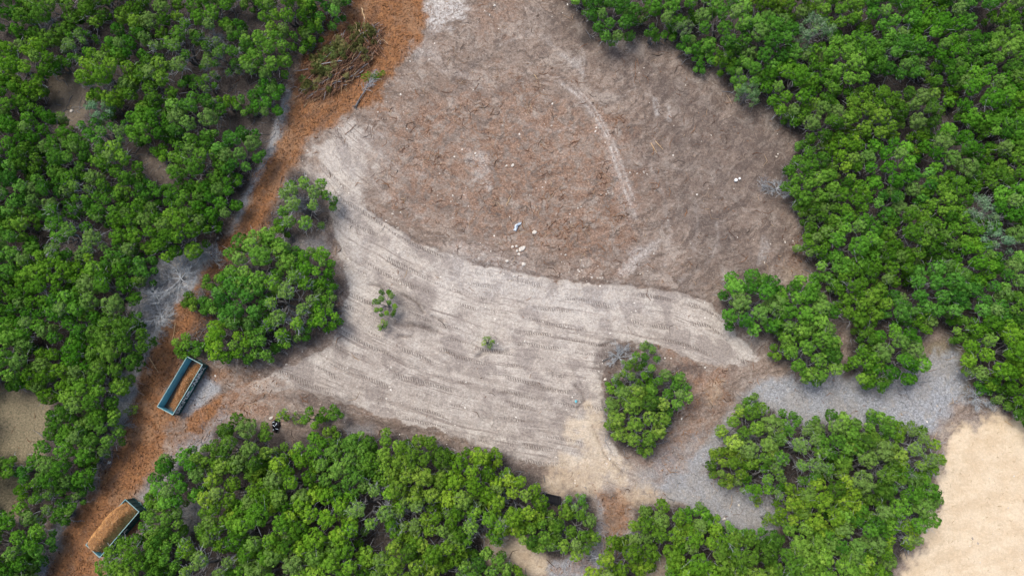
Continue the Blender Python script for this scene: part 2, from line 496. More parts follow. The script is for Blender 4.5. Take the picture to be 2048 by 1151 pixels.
GPOLY = {  # ground zones: (polygon, strength, softness px, wobble px)
    'orange': [
        ([(640, -60), (868, -60), (852, 30), (848, 70), (822, 100), (800, 130), (775, 170), (765, 205), (715, 225), (690, 235), (645, 262), (610, 285), (598, 330), (575, 352), (561, 385), (534, 438), (503, 490), (468, 530), (422, 572), (430, 600), (440, 650), (400, 700), (365, 720), (330, 790), (359, 828), (325, 860), (330, 900), (308, 949), (272, 990), (294, 1040), (290, 1062), (205, 1122), (219, 1200), (85, 1200), (92, 1151), (116, 1099), (137, 1051), (161, 1010), (202, 955), (240, 887), (270, 819), (274, 757), (301, 702), (328, 660), (349, 613), (387, 582), (414, 530), (431, 493), (472, 441), (503, 397), (506, 370), (547, 308), (571, 240), (582, 192), (582, 164), (620, 80)], 1.0, 13, 20),
        ([(330, 850), (420, 800), (480, 750), (560, 755), (500, 830), (400, 900), (330, 940), (290, 975)], 0.42, 25, 25),
        ([(372, 860), (370, 838), (400, 815), (440, 783), (454, 788), (432, 830), (402, 870)], 0.95, 7, 8),
        ([(400, 735), (470, 735), (470, 765), (430, 770)], 0.5, 15, 15),
        ([(1360, 760), (1440, 750), (1480, 780), (1420, 840), (1350, 930), (1300, 940), (1340, 850)], 0.28, 20, 30),
        ([(1195, 985), (1245, 975), (1262, 1040), (1245, 1120), (1205, 1110)], 0.55, 14, 18),
        ([(1100, 1130), (1180, 1110), (1190, 1151), (1120, 1151)], 0.4, 14, 18),
        ([(1590, 470), (1620, 500), (1600, 540), (1570, 530)], 0.35, 15, 15),
    ],
    'grey': [
        ([(577, 160), (590, 150), (575, 240), (560, 290), (530, 350), (505, 392), (480, 445), (455, 470), (480, 400), (525, 320)], 0.95, 6, 8),
        ([(400, 490), (434, 490), (412, 535), (385, 585), (350, 613), (328, 662), (300, 705), (285, 745), (272, 800), (245, 885), (205, 950), (160, 1005), (130, 1060), (95, 1150), (60, 1151), (100, 1060), (200, 900), (230, 800), (240, 745), (275, 730), (290, 700), (255, 610), (290, 560), (330, 510)], 0.95, 7, 9),
        ([(412, 752), (442, 768), (446, 784), (402, 815), (375, 836), (352, 832)], 0.95, 6, 8),
        ([(450, 815), (360, 890), (303, 955), (270, 1000), (300, 1010), (355, 940), (420, 895), (440, 850), (480, 835)], 0.85, 10, 14),
        ([(1470, 800), (1520, 765), (1600, 752), (1680, 745), (1850, 725), (1900, 700), (1935, 740), (1925, 800), (1885, 845), (1865, 870), (1780, 850), (1690, 860), (1580, 850), (1540, 820), (1490, 830)], 1.0, 12, 18),
        ([(1440, 840), (1475, 800), (1460, 880), (1415, 945), (1470, 965), (1560, 1005), (1590, 1050), (1530, 1070), (1470, 1060), (1400, 1025), (1330, 1005), (1310, 970), (1370, 930)], 0.9, 14, 20),
        ([(1330, 900), (1400, 850), (1420, 870), (1360, 940), (1300, 960), (1270, 950)], 0.5, 20, 25),
        ([(1095, 1125), (1180, 1098), (1198, 1045), (1192, 1000), (1206, 1005), (1218, 1090), (1190, 1160), (1095, 1200)], 0.95, 9, 12),
        ([(195, 1120), (295, 1030), (310, 1060), (250, 1100), (225, 1151), (215, 1200)], 0.95, 7, 9),
        ([(360, 1000), (410, 1000), (405, 1065), (355, 1070)], 0.9, 10, 10),
        ([(560, 480), (650, 470), (665, 500), (600, 510)], 0.5, 12, 14),
        ([(690, 850), (740, 850), (760, 870), (700, 870)], 0.6, 12, 14),
        ([(1250, 1050), (1290, 1060), (1290, 1120), (1230, 1110)], 0.5, 12, 14),
    ],
    'sand': [
        ([(1960, 845), (1995, 825), (2110, 815), (2110, 1200), (1770, 1200), (1795, 1140), (1832, 1090), (1832, 1050), (1882, 1010), (1866, 960), (1884, 900), (1900, 855)], 1.0, 18, 34),
        ([(1085, 952), (1118, 914), (1159, 905), (1150, 853), (1173, 815), (1196, 830), (1216, 887), (1266, 954), (1241, 985), (1214, 968), (1193, 984), (1142, 992), (1090, 984)], 0.52, 16, 30),
        ([(1230, 990), (1300, 970), (1400, 1000), (1380, 1020), (1290, 1010)], 0.5, 15, 22),
        ([(965, 1068), (1055, 1066), (1095, 1105), (1105, 1145), (1060, 1160), (975, 1130)], 0.6, 7, 10),
        ([(85, 150), (165, 135), (185, 220), (160, 275), (110, 260)], 0.30, 10, 12),
        ([(265, 300), (320, 295), (355, 380), (320, 380)], 0.30, 10, 12),
        ([(1565, 535), (1610, 540), (1640, 580), (1570, 570)], 0.30, 12, 15),
        ([(1270, 1120), (1340, 1110), (1340, 1200), (1270, 1200)], 0.5, 8, 10),
        ([(1420, 765), (1450, 755), (1430, 820), (1410, 810)], 0.35, 9, 12),
        ([(1590, 820), (1620, 815), (1610, 845), (1590, 845)], 0.6, 8, 8),
        ([(470, 395), (500, 385), (505, 420), (475, 440)], 0.30, 9, 10),
    ],
    'pale': [
        ([(605, 345), (640, 345), (690, 360), (702, 384), (730, 417), (790, 457), (860, 494), (960, 529), (1060, 549), (1150, 562), (1260, 570), (1350, 582), (1420, 607), (1452, 650), (1500, 690), (1524, 722), (1480, 735), (1400, 722), (1330, 690), (1240, 684), (1205, 740), (1212, 830), (1240, 920), (1160, 930), (1080, 930), (1000, 905), (900, 872), (760, 830), (650, 790), (600, 775), (500, 790), (470, 780), (560, 740), (660, 690), (690, 640), (695, 560), (668, 470), (655, 400), (612, 350)], 1.0, 6, 11),
        ([(596, 335), (625, 285), (700, 230), (780, 270), (720, 400), (650, 400)], 0.8, 35, 45),
        ([(1100, 900), (1250, 900), (1330, 940), (1300, 990), (1180, 1000)], 0.5, 25, 20),
        ([(700, 230), (800, 260), (830, 330), (760, 400), (700, 380)], 0.45, 35, 40),
    ],
    'chalk': [
        ([(840, -20), (915, -20), (925, 20), (900, 45), (862, 58), (832, 25)], 0.85, 10, 20),
        ([(800, 70), (870, 90), (880, 120), (830, 120)], 0.35, 15, 20),
        ([(1120, 160), (1145, 175), (1197, 240), (1222, 280), (1250, 338), (1282, 430), (1258, 445), (1222, 355), (1206, 285), (1178, 230)], 0.22, 10, 14),
        ([(1305, 195), (1313, 197), (1319, 231), (1311, 234)], 0.7, 3, 4),
        ([(1335, 210), (1341, 211), (1342, 242), (1334, 242)], 0.7, 3, 4),
        ([(1270, 500), (1312, 476), (1324, 490), (1260, 545), (1236, 555)], 0.45, 8, 14),
        ([(1523, 472), (1536, 490), (1537, 515), (1512, 532), (1518, 505)], 0.6, 5, 8),
        ([(1110, 95), (1170, 120), (1165, 145), (1125, 120)], 0.45, 8, 14),
        ([(1478, 698), (1522, 710), (1500, 728)], 0.6, 6, 7),
        ([(935, 295), (980, 310), (975, 370), (945, 360)], 0.35, 10, 15),
        ([(630, 290), (700, 290), (712, 350), (640, 350)], 0.30, 12, 20),
        ([(660, 395), (720, 400), (740, 560), (700, 640), (680, 560)], 0.30, 25, 25),
        ([(900, 480), (1000, 500), (1100, 560), (1300, 590), (1250, 640), (1050, 620), (900, 560)], 0.38, 25, 40),
    ],
    'stain': [
        ([(560, 760), (660, 720), (780, 690), (960, 740), (1120, 800), (1165, 880), (1090, 935), (1000, 905), (900, 872), (760, 830), (650, 790), (520, 800)], 0.55, 30, 55),
        ([(1180, 640), (1330, 660), (1420, 700), (1330, 700), (1230, 690)], 0.4, 20, 25),
        ([(790, 560), (880, 640), (900, 700), (800, 690)], 0.35, 20, 25),
    ],
    'warm': [
        ([(850, 190), (1050, 170), (1250, 250), (1310, 400), (1220, 540), (1000, 500), (880, 460), (780, 410), (730, 300), (770, 230)], 0.60, 50, 60),
        ([(950, -20), (1050, -20), (1040, 60), (960, 70)], 0.4, 25, 25),
        ([(470, 760), (560, 780), (560, 850), (430, 850)], 0.6, 30, 30),
        ([(1240, 930), (1430, 780), (1480, 800), (1400, 960), (1280, 1000)], 0.32, 30, 30),
        ([(1320, 690), (1480, 735), (1460, 775), (1370, 760)], 0.55, 20, 25),
        ([(660, 470), (700, 500), (690, 650), (660, 690), (640, 600)], 0.35, 20, 20),
    ],
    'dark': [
        ([(1100, -20), (1180, 60), (1300, 110), (1400, 160), (1470, 210), (1560, 250), (1600, 300), (1570, 360), (1620, 500), (1590, 560), (1500, 440), (1420, 280), (1280, 170), (1130, 100)], 0.60, 45, 40),  # darker soil, with the occlusion along the wood edge painted in
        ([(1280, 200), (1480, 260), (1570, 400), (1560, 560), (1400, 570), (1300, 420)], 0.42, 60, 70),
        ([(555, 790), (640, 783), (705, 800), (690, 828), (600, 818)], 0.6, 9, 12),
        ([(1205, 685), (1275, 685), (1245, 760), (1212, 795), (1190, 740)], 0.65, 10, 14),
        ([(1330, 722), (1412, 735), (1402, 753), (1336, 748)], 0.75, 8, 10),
        ([(790, 585), (838, 598), (870, 640), (862, 668), (800, 645)], 0.35, 9, 14),  # shade of the little banks by the shrubs, painted dark
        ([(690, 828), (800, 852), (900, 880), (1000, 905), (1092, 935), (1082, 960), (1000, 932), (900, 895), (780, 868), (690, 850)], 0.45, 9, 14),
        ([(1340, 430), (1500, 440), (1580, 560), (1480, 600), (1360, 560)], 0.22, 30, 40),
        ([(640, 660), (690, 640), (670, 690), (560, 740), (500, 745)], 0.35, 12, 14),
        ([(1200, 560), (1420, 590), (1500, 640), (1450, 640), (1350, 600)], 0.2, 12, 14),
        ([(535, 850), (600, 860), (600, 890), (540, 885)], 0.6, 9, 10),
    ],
    'grass': [
        ([(-60, 775), (108, 785), (90, 850), (85, 920), (45, 940), (45, 1030), (-60, 1040)], 1.0, 8, 10),
        ([(1850, 700), (1890, 680), (1940, 690), (1940, 790), (1900, 790), (1890, 740)], 0.75, 14, 16),
        ([(85, 150), (165, 135), (185, 220), (160, 275), (110, 260)], 0.45, 10, 12),
    ],
}

# ------------------------------------------------------------------ ground (one sheet)
STEP = 0.17
xs = np.arange(-74, 74.01, STEP)
ys = np.arange(-20, 64.01, STEP)
xs = np.concatenate([[-420, -280, -190, -130, -100, -85, -78], xs, [78, 85, 100, 130, 190, 280, 420]])
ys = np.concatenate([[-260, -180, -120, -80, -50, -34, -26], ys, [68, 76, 90, 120, 180, 280, 420]])
GX, GY = np.meshgrid(xs, ys, indexing='ij')
GX = GX.astype(np.float64)
GY = GY.astype(np.float64)
gpx, gpy = to_px(GX, GY)
gpx = np.clip(gpx, -200, 2250)
gpy = np.clip(gpy, -200, 1350)
wob1 = fbm(GX, GY, 0.35, 5, 21, 0.6)
wob2 = fbm(GX, GY, 0.9, 4, 51, 0.65)
wob = wob1 * 0.6 + wob2 * 0.6
masks = {}
for nm, lst in GPOLY.items():
    m = np.zeros_like(GX)
    for poly, st, soft, wb in lst:
        s = sdf(gpx, gpy, poly) + wob * wb
        m = np.maximum(m, st * sstep(s, -soft, soft))
    masks[nm] = m
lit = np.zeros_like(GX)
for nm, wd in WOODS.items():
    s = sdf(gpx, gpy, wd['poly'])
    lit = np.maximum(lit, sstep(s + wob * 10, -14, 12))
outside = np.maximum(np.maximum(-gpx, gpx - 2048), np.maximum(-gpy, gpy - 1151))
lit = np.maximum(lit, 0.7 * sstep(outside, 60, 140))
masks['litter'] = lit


def curve_y(px, pts):
    return np.interp(px, [p[0] for p in pts], [p[1] for p in pts])


c0 = curve_y(gpx, CURVE0)
c1 = curve_y(gpx, CURVE1)
# smooth the piecewise curves across x
vv = (gpy - c0) / np.maximum(c1 - c0, 60)
TV = vv * 17.0 + 0.12 * fbm(GX, GY, 0.25, 3, 71)
TU = GX * 1.0 + GY * 0.25
lip = np.exp(-((TV) / 0.16) ** 2) * sstep(gpx, 690, 760) * (1 - sstep(gpx, 1380, 1470)) * (0.65 + 0.5 * wob2)


def groove(pts, width):
    d = np.full(GX.shape, 1e9)
    for (ax, ay), (bx, by) in zip(pts[:-1], pts[1:]):
        A, B = at(ax, ay), at(bx, by)
        ex, ey = B.x - A.x, B.y - A.y
        L = ex * ex + ey * ey
        t = np.clip(((GX - A.x) * ex + (GY - A.y) * ey) / L, 0, 1)
        d = np.minimum(d, np.hypot(GX - A.x - t * ex, GY - A.y - t * ey))
    d = d + 0.25 * wob2 * width
    return np.exp(-(d / width) ** 2)


grooves = np.zeros_like(GX)
for pts, wd_ in [([(787, 645), (805, 650), (835, 650), (862, 656)], 0.26), ([(862, 656), (876, 662)], 0.20), ([(955, 712), (972, 702), (1000, 703), (1015, 700)], 0.24),
                 ([(738, 568), (758, 572), (768, 580)], 0.14), ([(803, 588), (832, 603), (848, 625)], 0.12), ([(795, 672), (825, 672)], 0.14),
                 ([(865, 632), (886, 640)], 0.14), ([(1200, 690), (1238, 680)], 0.14), ([(1150, 770), (1165, 785), (1170, 800), (1155, 815)], 0.14),
                 ([(700, 838), (820, 862)], 0.12), ([(690, 830), (760, 845), (880, 872)], 0.10),
                 ([(1205, 800), (1225, 880), (1265, 930)], 0.08), ([(1185, 850), (1210, 910), (1250, 950)], 0.07)]:
    grooves = np.maximum(grooves, groove(pts, wd_))
# a few curling machine turns in the cleared earth (upper half) and by the sandy exit
for (cx, cy), r0, a0, a1 in [((1400, 470), 60, -40, 80), ((1420, 500), 85, -50, 60), ((1430, 540), 110, -45, 40), ((1500, 470), 50, 10, 120), ((1530, 500), 40, -90, 60),
                             ((1370, 520), 50, -60, 40), ((1160, 870), 22, -120, 100), ((1160, 875), 32, -130, 60), ((1050, 250), 120, 190, 300), ((1000, 100), 160, 20, 80),
                             ((1010, 110), 185, 25, 80), ((1350, 320), 90, 20, 90), ((1180, 300), 140, 200, 260), ((1100, 420), 90, 300, 380), ((1120, 770), 40, -60, 50), ((1110, 775), 55, -50, 40),
                             ((1150, 880), 45, -90, 20), ((880, 350), 110, -30, 40), ((1460, 330), 95, 120, 200), ((1300, 130), 150, 100, 140), ((1290, 140), 175, 100, 140)]:
    pts = [(cx + r0 * math.cos(R_(a)), cy - r0 * math.sin(R_(a)) * 0.9) for a in np.linspace(a0, a1, 9)]
    grooves = np.maximum(grooves, np.clip(0.40 * groove(pts, 0.075) * (0.7 + 0.9 * wob2), 0, 1))
    grooves = np.maximum(grooves, np.clip(0.28 * groove([(x + 5, y + 2) for x, y in pts], 0.06) * (0.7 + 0.9 * wob1), 0, 1))
scr = np.zeros_like(GX)
for pts, wd_, st_ in [([(1122, 166), (1160, 195), (1190, 235), (1215, 275), (1232, 330), (1250, 380), (1272, 437)], 0.22, 1.0), ([(1142, 170), (1178, 202), (1207, 246), (1230, 292), (1248, 342), (1268, 400)], 0.16, .9),
                     ([(1300, 330), (1330, 400), (1338, 470), (1330, 530)], 0.30, .45), ([(1390, 400), (1395, 450), (1388, 510)], 0.25, .4), ([(1432, 440), (1436, 480), (1430, 505)], 0.22, .6),
                     ([(1360, 560), (1410, 530), (1440, 490)], 0.25, .45), ([(1240, 545), (1280, 510), (1320, 478)], 0.30, .6), ([(1160, 95), (1170, 115), (1145, 135)], 0.3, .6), ([(1120, 110), (1145, 122), (1165, 145)], 0.22, .6),
                     ([(960, 310), (975, 340), (980, 380)], 0.30, .6), ([(930, 380), (936, 440), (938, 480)], 0.22, .35), ([(1050, 250), (1110, 262), (1150, 255)], 0.22, .4), ([(880, 140), (930, 150), (960, 175)], 0.35, .4),
                     ([(1040, 60), (1085, 75), (1115, 100)], 0.4, .4), ([(1000, 90), (1050, 70), (1100, 75)], 0.3, .35), ([(760, 300), (800, 340), (850, 350)], 0.4, .35), ([(720, 330), (770, 390), (850, 440)], 0.3, .35),
                     ([(1270, 180), (1264, 150), (1262, 120)], 0.12, .5), ([(1450, 650), (1490, 690), (1515, 715)], 0.4, .7), ([(1210, 880), (1235, 920), (1255, 960)], 0.3, .8), ([(1165, 830), (1190, 900), (1230, 960)], 0.3, .8)]:
    scr = np.maximum(scr, st_ * np.clip(groove(pts, wd_) * (0.75 + 0.7 * wob2), 0, 1))
masks['scrape'] = scr
rut = np.zeros_like(GX)
TRK = [(738, 10), (702, 150), (632, 240), (582, 320), (536, 400), (482, 488), (416, 578), (360, 665), (298, 785), (252, 880), (204, 968), (150, 1070), (118, 1151)]
for off in (-13, 14):
    rut = np.maximum(rut, groove([(x + off, y + off * 0.5) for x, y in TRK], 0.38) * np.clip(0.55 + 0.9 * wob1, 0, 1))
for off in (-9, 6):
    rut = np.maximum(rut, 0.8 * groove([(560 + off, 770), (480 + off, 800), (420 + off, 850), (340 + off, 925), (280 + off, 1000)], 0.35) * np.clip(0.5 + 0.9 * wob1, 0, 1))
for r0 in (330, 352, 395, 418, 470, 490):
    pts = [(1010 + r0 * math.cos(R_(a)), 60 + r0 * 0.92 * math.sin(R_(a))) for a in np.linspace(15, 80, 14)]
    rut = np.maximum(rut, 0.5 * groove(pts, 0.22) * np.clip(0.35 + 1.3 * wob1, 0, 1))
masks['rut'] = rut
cleared = 1 - np.clip(masks['litter'], 0, 1)
Z = 0.10 * fbm(GX, GY, 0.10, 3, 91) + 0.05 * fbm(GX, GY, 0.6, 4, 95, 0.6) * cleared
Z += cleared * 0.035 * fbm(GX, GY, 2.1, 3, 97, 0.7) * (1 - 0.5 * masks['sand'])
Z -= 0.24 * grooves + 0.10 * lip + 0.06 * rut
Z += 0.10 * np.clip(fbm(GX, GY, 1.7, 3, 117, 0.7), 0, 1) * np.exp(-((TV - 0.5) / 0.9) ** 2) * cleared
Z += 0.16 * sstep(TV, -0.1, 0.25) * (1 - sstep(TV, 0.2, 3.0)) * masks['pale']
Z += masks['orange'] * 0.05 * fbm(GX, GY, 1.2, 4, 99, 0.7)
Z += masks['grey'] * 0.03 * fbm(GX, GY, 1.6, 3, 101, 0.7)
# dozer passes: low parallel ridges in the graded earth
Z += masks['pale'] * 0.015 * np.sin(TV * 2 * math.pi / 1.15 + 1.5 * fbm(GX, GY, 0.12, 2, 103)) * (0.5 + 0.5 * wob1)
far = sstep(np.maximum(np.abs(GX) - 74, np.maximum(GY - 64, -20 - GY)), 0, 20)
Z *= (1 - far)
nx, ny = GX.shape
idx = np.arange(nx * ny).reshape(nx, ny)
quads = np.stack([idx[:-1, :-1], idx[1:, :-1], idx[1:, 1:], idx[:-1, 1:]], -1).reshape(-1, 4)


def ground_z(x, y):
    i = int(np.clip(np.searchsorted(xs, x), 1, nx - 1))
    j = int(np.clip(np.searchsorted(ys, y), 1, ny - 1))
    return float(Z[i, j])


g = M('cleared_ground')
P = g.pos()
mk = {k: g.attr('m_' + k) for k in masks}
tu, tv = g.attr('m_tu'), g.attr('m_tv')
nbig = g.noise(P, 0.22, 6, 0.62, 0.6)
nmid = g.noise(P, 1.1, 7, 0.66, 0.8)
nfin = g.noise(P, 5.0, 5, 0.7)
nfin2 = g.noise(P, 11.0, 3, 0.7)
swirl = g.noise(g.mapping(P, (1, 2.2, 1), (0, 0, 0.6)), 0.8, 6, 0.65, 2.5)
arc = g.noise(g.xyz(g.math('MULTIPLY', g.attr('m_au'), 0.20), g.math('MULTIPLY', g.attr('m_av'), 1.1)), 1.0, 7, 0.70, 0.9)
ncl = g.noise(P, 2.6, 6, 0.75, 0.5)
soil = g.mix(g.step(arc, 0.38, 0.58), (0.138, 0.106, 0.085), (0.285, 0.224, 0.180))
soil = g.mix(g.step(nmid, 0.46, 0.60, 0, 0.6), soil, (0.195, 0.136, 0.102))
soil = g.mix(g.step(swirl, 0.50, 0.68, 0, 0.6), soil, (0.345, 0.302, 0.265))
soil = g.mix(g.step(nbig, 0.46, 0.66, 0, 0.45), soil, (0.155, 0.130, 0.115))
soil = g.mix(g.step(g.noise(P, 0.30, 7, 0.68, 1.2), 0.53, 0.61, 0, 0.65), soil, (0.345, 0.295, 0.250))
dmp = g.noise(g.xyz(g.math('MULTIPLY', g.attr('m_au'), 0.5), g.math('MULTIPLY', g.attr('m_av'), 0.9)), 0.75, 6, 0.66, 1.4)
soil = g.mix(g.step(dmp, 0.53, 0.62, 0, 0.65), soil, (0.105, 0.082, 0.070))
soil = g.mix(g.step(ncl, 0.54, 0.64, 0, 0.70), soil, (0.092, 0.064, 0.050))
soil = g.mix(g.step(nfin, 0.54, 0.68, 0, 0.6), soil, (0.36, 0.30, 0.25))
soil = g.mix(g.step(nfin2, 0.56, 0.68, 0, 0.55), soil, (0.10, 0.072, 0.058))
# warm chip-littered soil
wm = g.math('MULTIPLY', mk['warm'], g.step(g.noise(P, 0.7, 6, 0.7, 1.0), 0.43, 0.56))
soil = g.mix(g.math('MULTIPLY', wm, 0.8), soil, g.mix(g.step(nfin, 0.42, 0.58), (0.130, 0.060, 0.034), (0.35, 0.200, 0.122)))
# graded pale earth with machine streaks along (tu, tv)
uv = g.xyz(g.math('MULTIPLY', tu, 0.22), g.math('MULTIPLY', tv, 1.6), 0.0)
st = g.noise(uv, 1.0, 7, 0.68, 0.4)
pale = g.mix(g.step(st, 0.34, 0.60), (0.300, 0.260, 0.226), (0.415, 0.370, 0.322))
pale = g.mix(g.step(nmid, 0.42, 0.68, 0, 0.6), pale, (0.46, 0.405, 0.345))
blot = g.noise(g.xyz(g.math('MULTIPLY', tu, 0.9), g.math('MULTIPLY', tv, 0.9)), 0.42, 2, 0.5)
pale = g.mix(g.step(blot, 0.49, 0.57, 0, 0.70), pale, (0.238, 0.204, 0.182))
pale = g.mix(g.step(nbig, 0.49, 0.59, 0, 0.60), pale, (0.50, 0.455, 0.40))
pale = g.mix(g.step(ncl, 0.55, 0.68, 0, 0.55), pale, (0.17, 0.132, 0.110))
pale = g.mix(g.step(nfin, 0.54, 0.68, 0, 0.45), pale, (0.20, 0.158, 0.132))
pale = g.mix(g.step(nfin2, 0.56, 0.68, 0, 0.5), pale, (0.56, 0.51, 0.445))
# cleat marks: dashed dark rows following each pass
wv = g.math('ADD', tv, g.math('MULTIPLY', g.noise(g.xyz(g.math('MULTIPLY', tu, 0.10), g.math('MULTIPLY', tv, 0.3)), 1.0, 3, 0.6), 2.2))
row = g.math('ABSOLUTE', g.math('SUBTRACT', g.math('FRACT', g.math('DIVIDE', wv, 1.25)), 0.5))
rowm = g.step(row, 0.085, 0.125, 1.0, 0.0)
comb = g.step(g.math('SINE', g.math('MULTIPLY', tu, 2 * math.pi / 0.27)), -0.15, 0.3)
edge = g.step(g.math('ABSOLUTE', g.math('SUBTRACT', row, 0.135)), 0.0, 0.04, 1.0, 0.0)
gate = g.step(g.noise(g.xyz(g.math('MULTIPLY', tu, 0.16), g.math('MULTIPLY', tv, 0.75)), 1.0, 3, 0.6), 0.47, 0.56)
tread = g.math('MULTIPLY', g.math('MAXIMUM', g.math('MULTIPLY', rowm, comb), g.math('MULTIPLY', edge, 0.75)), gate)
tread = g.math('MULTIPLY', tread, g.step(nfin, 0.30, 0.50))
pale = g.mix(g.math('MULTIPLY', tread, 0.70), pale, (0.105, 0.078, 0.063))
pale = g.mix(g.math('MULTIPLY', mk['stain'], g.step(nmid, 0.40, 0.58, 0.25, 0.8)), pale, g.mix(g.step(st, 0.4, 0.6), (0.165, 0.134, 0.112), (0.285, 0.245, 0.212)))
lines = g.noise(g.xyz(g.math('MULTIPLY', tu, 0.045), g.math('MULTIPLY', tv, 2.6)), 1.0, 4, 0.72, 0.15)
pale = g.mix(g.math('MULTIPLY', g.step(lines, 0.56, 0.61), g.step(nbig, 0.42, 0.56, 0.05, 0.60)), pale, (0.165, 0.130, 0.110))
pale = g.mix(g.step(lines, 0.42, 0.38, 0, 0.30), pale, (0.50, 0.455, 0.40))
col = g.mix(g.step(g.math('ADD', mk['pale'], g.math('MULTIPLY', g.math('SUBTRACT', ncl, 0.5), 0.9)), 0.22, 0.78), soil, pale)
# chalky limestone scrapes
chn = g.step(g.noise(P, 2.2, 7, 0.75, 0.6), 0.36, 0.60)
col = g.mix(g.math('MULTIPLY', mk['chalk'], chn), col, g.mix(g.step(nfin, 0.35, 0.65), (0.40, 0.365, 0.335), (0.62, 0.60, 0.565)))
scn = g.step(g.noise(g.xyz(g.math('MULTIPLY', g.attr('m_au'), 1.6), g.math('MULTIPLY', g.attr('m_av'), 1.6)), 1.3, 6, 0.75, 0.6), 0.36, 0.56)
col = g.mix(g.math('MULTIPLY', mk['scrape'], scn), col, g.mix(g.step(nfin, 0.35, 0.65), (0.36, 0.325, 0.292), (0.54, 0.495, 0.45)))
# sand
sn = g.noise(g.mapping(P, (1, 1.5, 1), (0, 0, -0.5)), 0.35, 8, 0.68, 0.2)
sand = g.mix(g.step(sn, 0.35, 0.65), (0.550, 0.430, 0.290), (0.640, 0.525, 0.375))
sand = g.mix(g.step(nfin, 0.56, 0.70, 0, 0.30), sand, (0.48, 0.37, 0.24))
sand = g.mix(g.step(nfin2, 0.56, 0.70, 0, 0.30), sand, (0.72, 0.61, 0.46))
sand = g.mix(g.step(g.noise(P, 0.9, 5, 0.7), 0.66, 0.76, 0, 0.6), sand, (0.44, 0.27, 0.14))
snm = g.math('MULTIPLY', mk['sand'], g.step(g.noise(P, 1.4, 6, 0.7, 0.5), 0.25, g.math('SUBTRACT', 0.72, g.math('MULTIPLY', mk['sand'], 0.4))))
col = g.mix(snm, col, sand)
# dry grass
gr = g.mix(g.step(nfin, 0.42, 0.62), (0.245, 0.200, 0.130), (0.15, 0.135, 0.085))
gr = g.mix(g.step(g.noise(P, 2.6, 5, 0.7), 0.55, 0.68, 0, 0.7), gr, (0.085, 0.085, 0.055))
col = g.mix(mk['grass'], col, gr)
gy = g.mix(g.step(nfin, 0.36, 0.64), (0.215, 0.222, 0.232), (0.365, 0.378, 0.395))
gy = g.mix(g.step(nbig, 0.42, 0.60, 0, 0.6), gy, (0.27, 0.255, 0.235))
gy = g.mix(g.step(nmid, 0.50, 0.70, 0, 0.6), gy, (0.33, 0.295, 0.25))
gym = g.math('MULTIPLY', mk['grey'], g.step(nmid, 0.22, 0.42))
col = g.mix(gym, col, gy)
# orange mulch
og = g.mix(g.step(nfin, 0.34, 0.62), (0.118, 0.054, 0.026), (0.285, 0.130, 0.053))
og = g.mix(g.step(nmid, 0.48, 0.70, 0, 0.6), og, (0.340, 0.180, 0.088))
og = g.mix(g.step(g.noise(P, 0.5, 6, 0.7), 0.54, 0.70, 0, 0.55), og, (0.120, 0.066, 0.042))
og = g.mix(g.step(nbig, 0.50, 0.62, 0, 0.45), og, (0.30, 0.185, 0.110))
col = g.mix(g.math('MULTIPLY', mk['orange'], g.step(nmid, g.math('SUBTRACT', 0.52, g.math('MULTIPLY', mk['orange'], 0.7)), 0.60)), col, og)
col = g.mix(g.math('MULTIPLY', mk['rut'], 0.55), col, (0.105, 0.072, 0.054))
# dark earth, with shade of shrub banks and wood edge painted in
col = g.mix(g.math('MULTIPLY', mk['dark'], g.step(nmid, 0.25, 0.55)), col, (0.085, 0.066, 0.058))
# litter under the trees
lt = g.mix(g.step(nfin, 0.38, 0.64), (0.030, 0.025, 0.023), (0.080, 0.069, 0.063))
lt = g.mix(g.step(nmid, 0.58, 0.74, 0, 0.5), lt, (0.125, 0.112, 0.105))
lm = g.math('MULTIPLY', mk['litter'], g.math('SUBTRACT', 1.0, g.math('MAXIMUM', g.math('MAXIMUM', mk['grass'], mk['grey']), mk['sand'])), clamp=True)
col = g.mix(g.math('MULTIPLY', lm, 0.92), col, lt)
col = g.mix(g.math('MULTIPLY', g.attr('m_cut_shade'), 0.80), col, (0.058, 0.042, 0.036))  # shade in the grooves and along the lip, painted as dark colour
grit = g.noise(P, 3.6, 4, 0.8)
grit2 = g.noise(P, 7.5, 2, 0.7)
gv = g.math('MULTIPLY', g.step(grit, 0.36, 0.64, 0.82, 1.15), g.step(grit2, 0.36, 0.64, 0.88, 1.11))
cv = g.n('ShaderNodeCombineColor')
for k_ in range(3):
    g.l(gv, cv.inputs[k_])
col = g.mix(g.math('SUBTRACT', 1.0, g.math('MULTIPLY', mk['sand'], 0.6)), col, g.mix(1.0, col, cv.outputs[0], 'MULTIPLY'))
g.color(col)
g.b.inputs['Roughness'].default_value = 0.95
g.b.inputs['Specular IOR Level'].default_value = 0.1
hh = g.math('ADD', g.math('MULTIPLY', nfin, 0.7), g.math('MULTIPLY', nfin2, 0.4))
hh = g.math('SUBTRACT', hh, g.math('MULTIPLY', g.math('MULTIPLY', tread, mk['pale']), 0.5))
g.bump(hh, 0.10, 0.8)
at_ = {'m_' + k: v.ravel() for k, v in masks.items()}
at_['m_tu'] = TU.ravel()
at_['m_tv'] = TV.ravel()
ac = at(1010, -60)
AR = np.hypot(GX - ac.x, GY - ac.y)
at_['m_av'] = (AR + 0.8 * wob1).ravel()
at_['m_au'] = (np.arctan2(GY - ac.y, GX - ac.x) * 28.0).ravel()
at_['m_cut_shade'] = np.clip(np.maximum(0.75 * grooves * (0.75 + 0.8 * wob2), 0.8 * lip), 0, 1).ravel()
gme = np_mesh('ground', np.stack([GX, GY, Z], -1).reshape(-1, 3), quads, g.m, at_, smooth=True)
ground = link('ground', gme)
tag(ground, kind='structure')


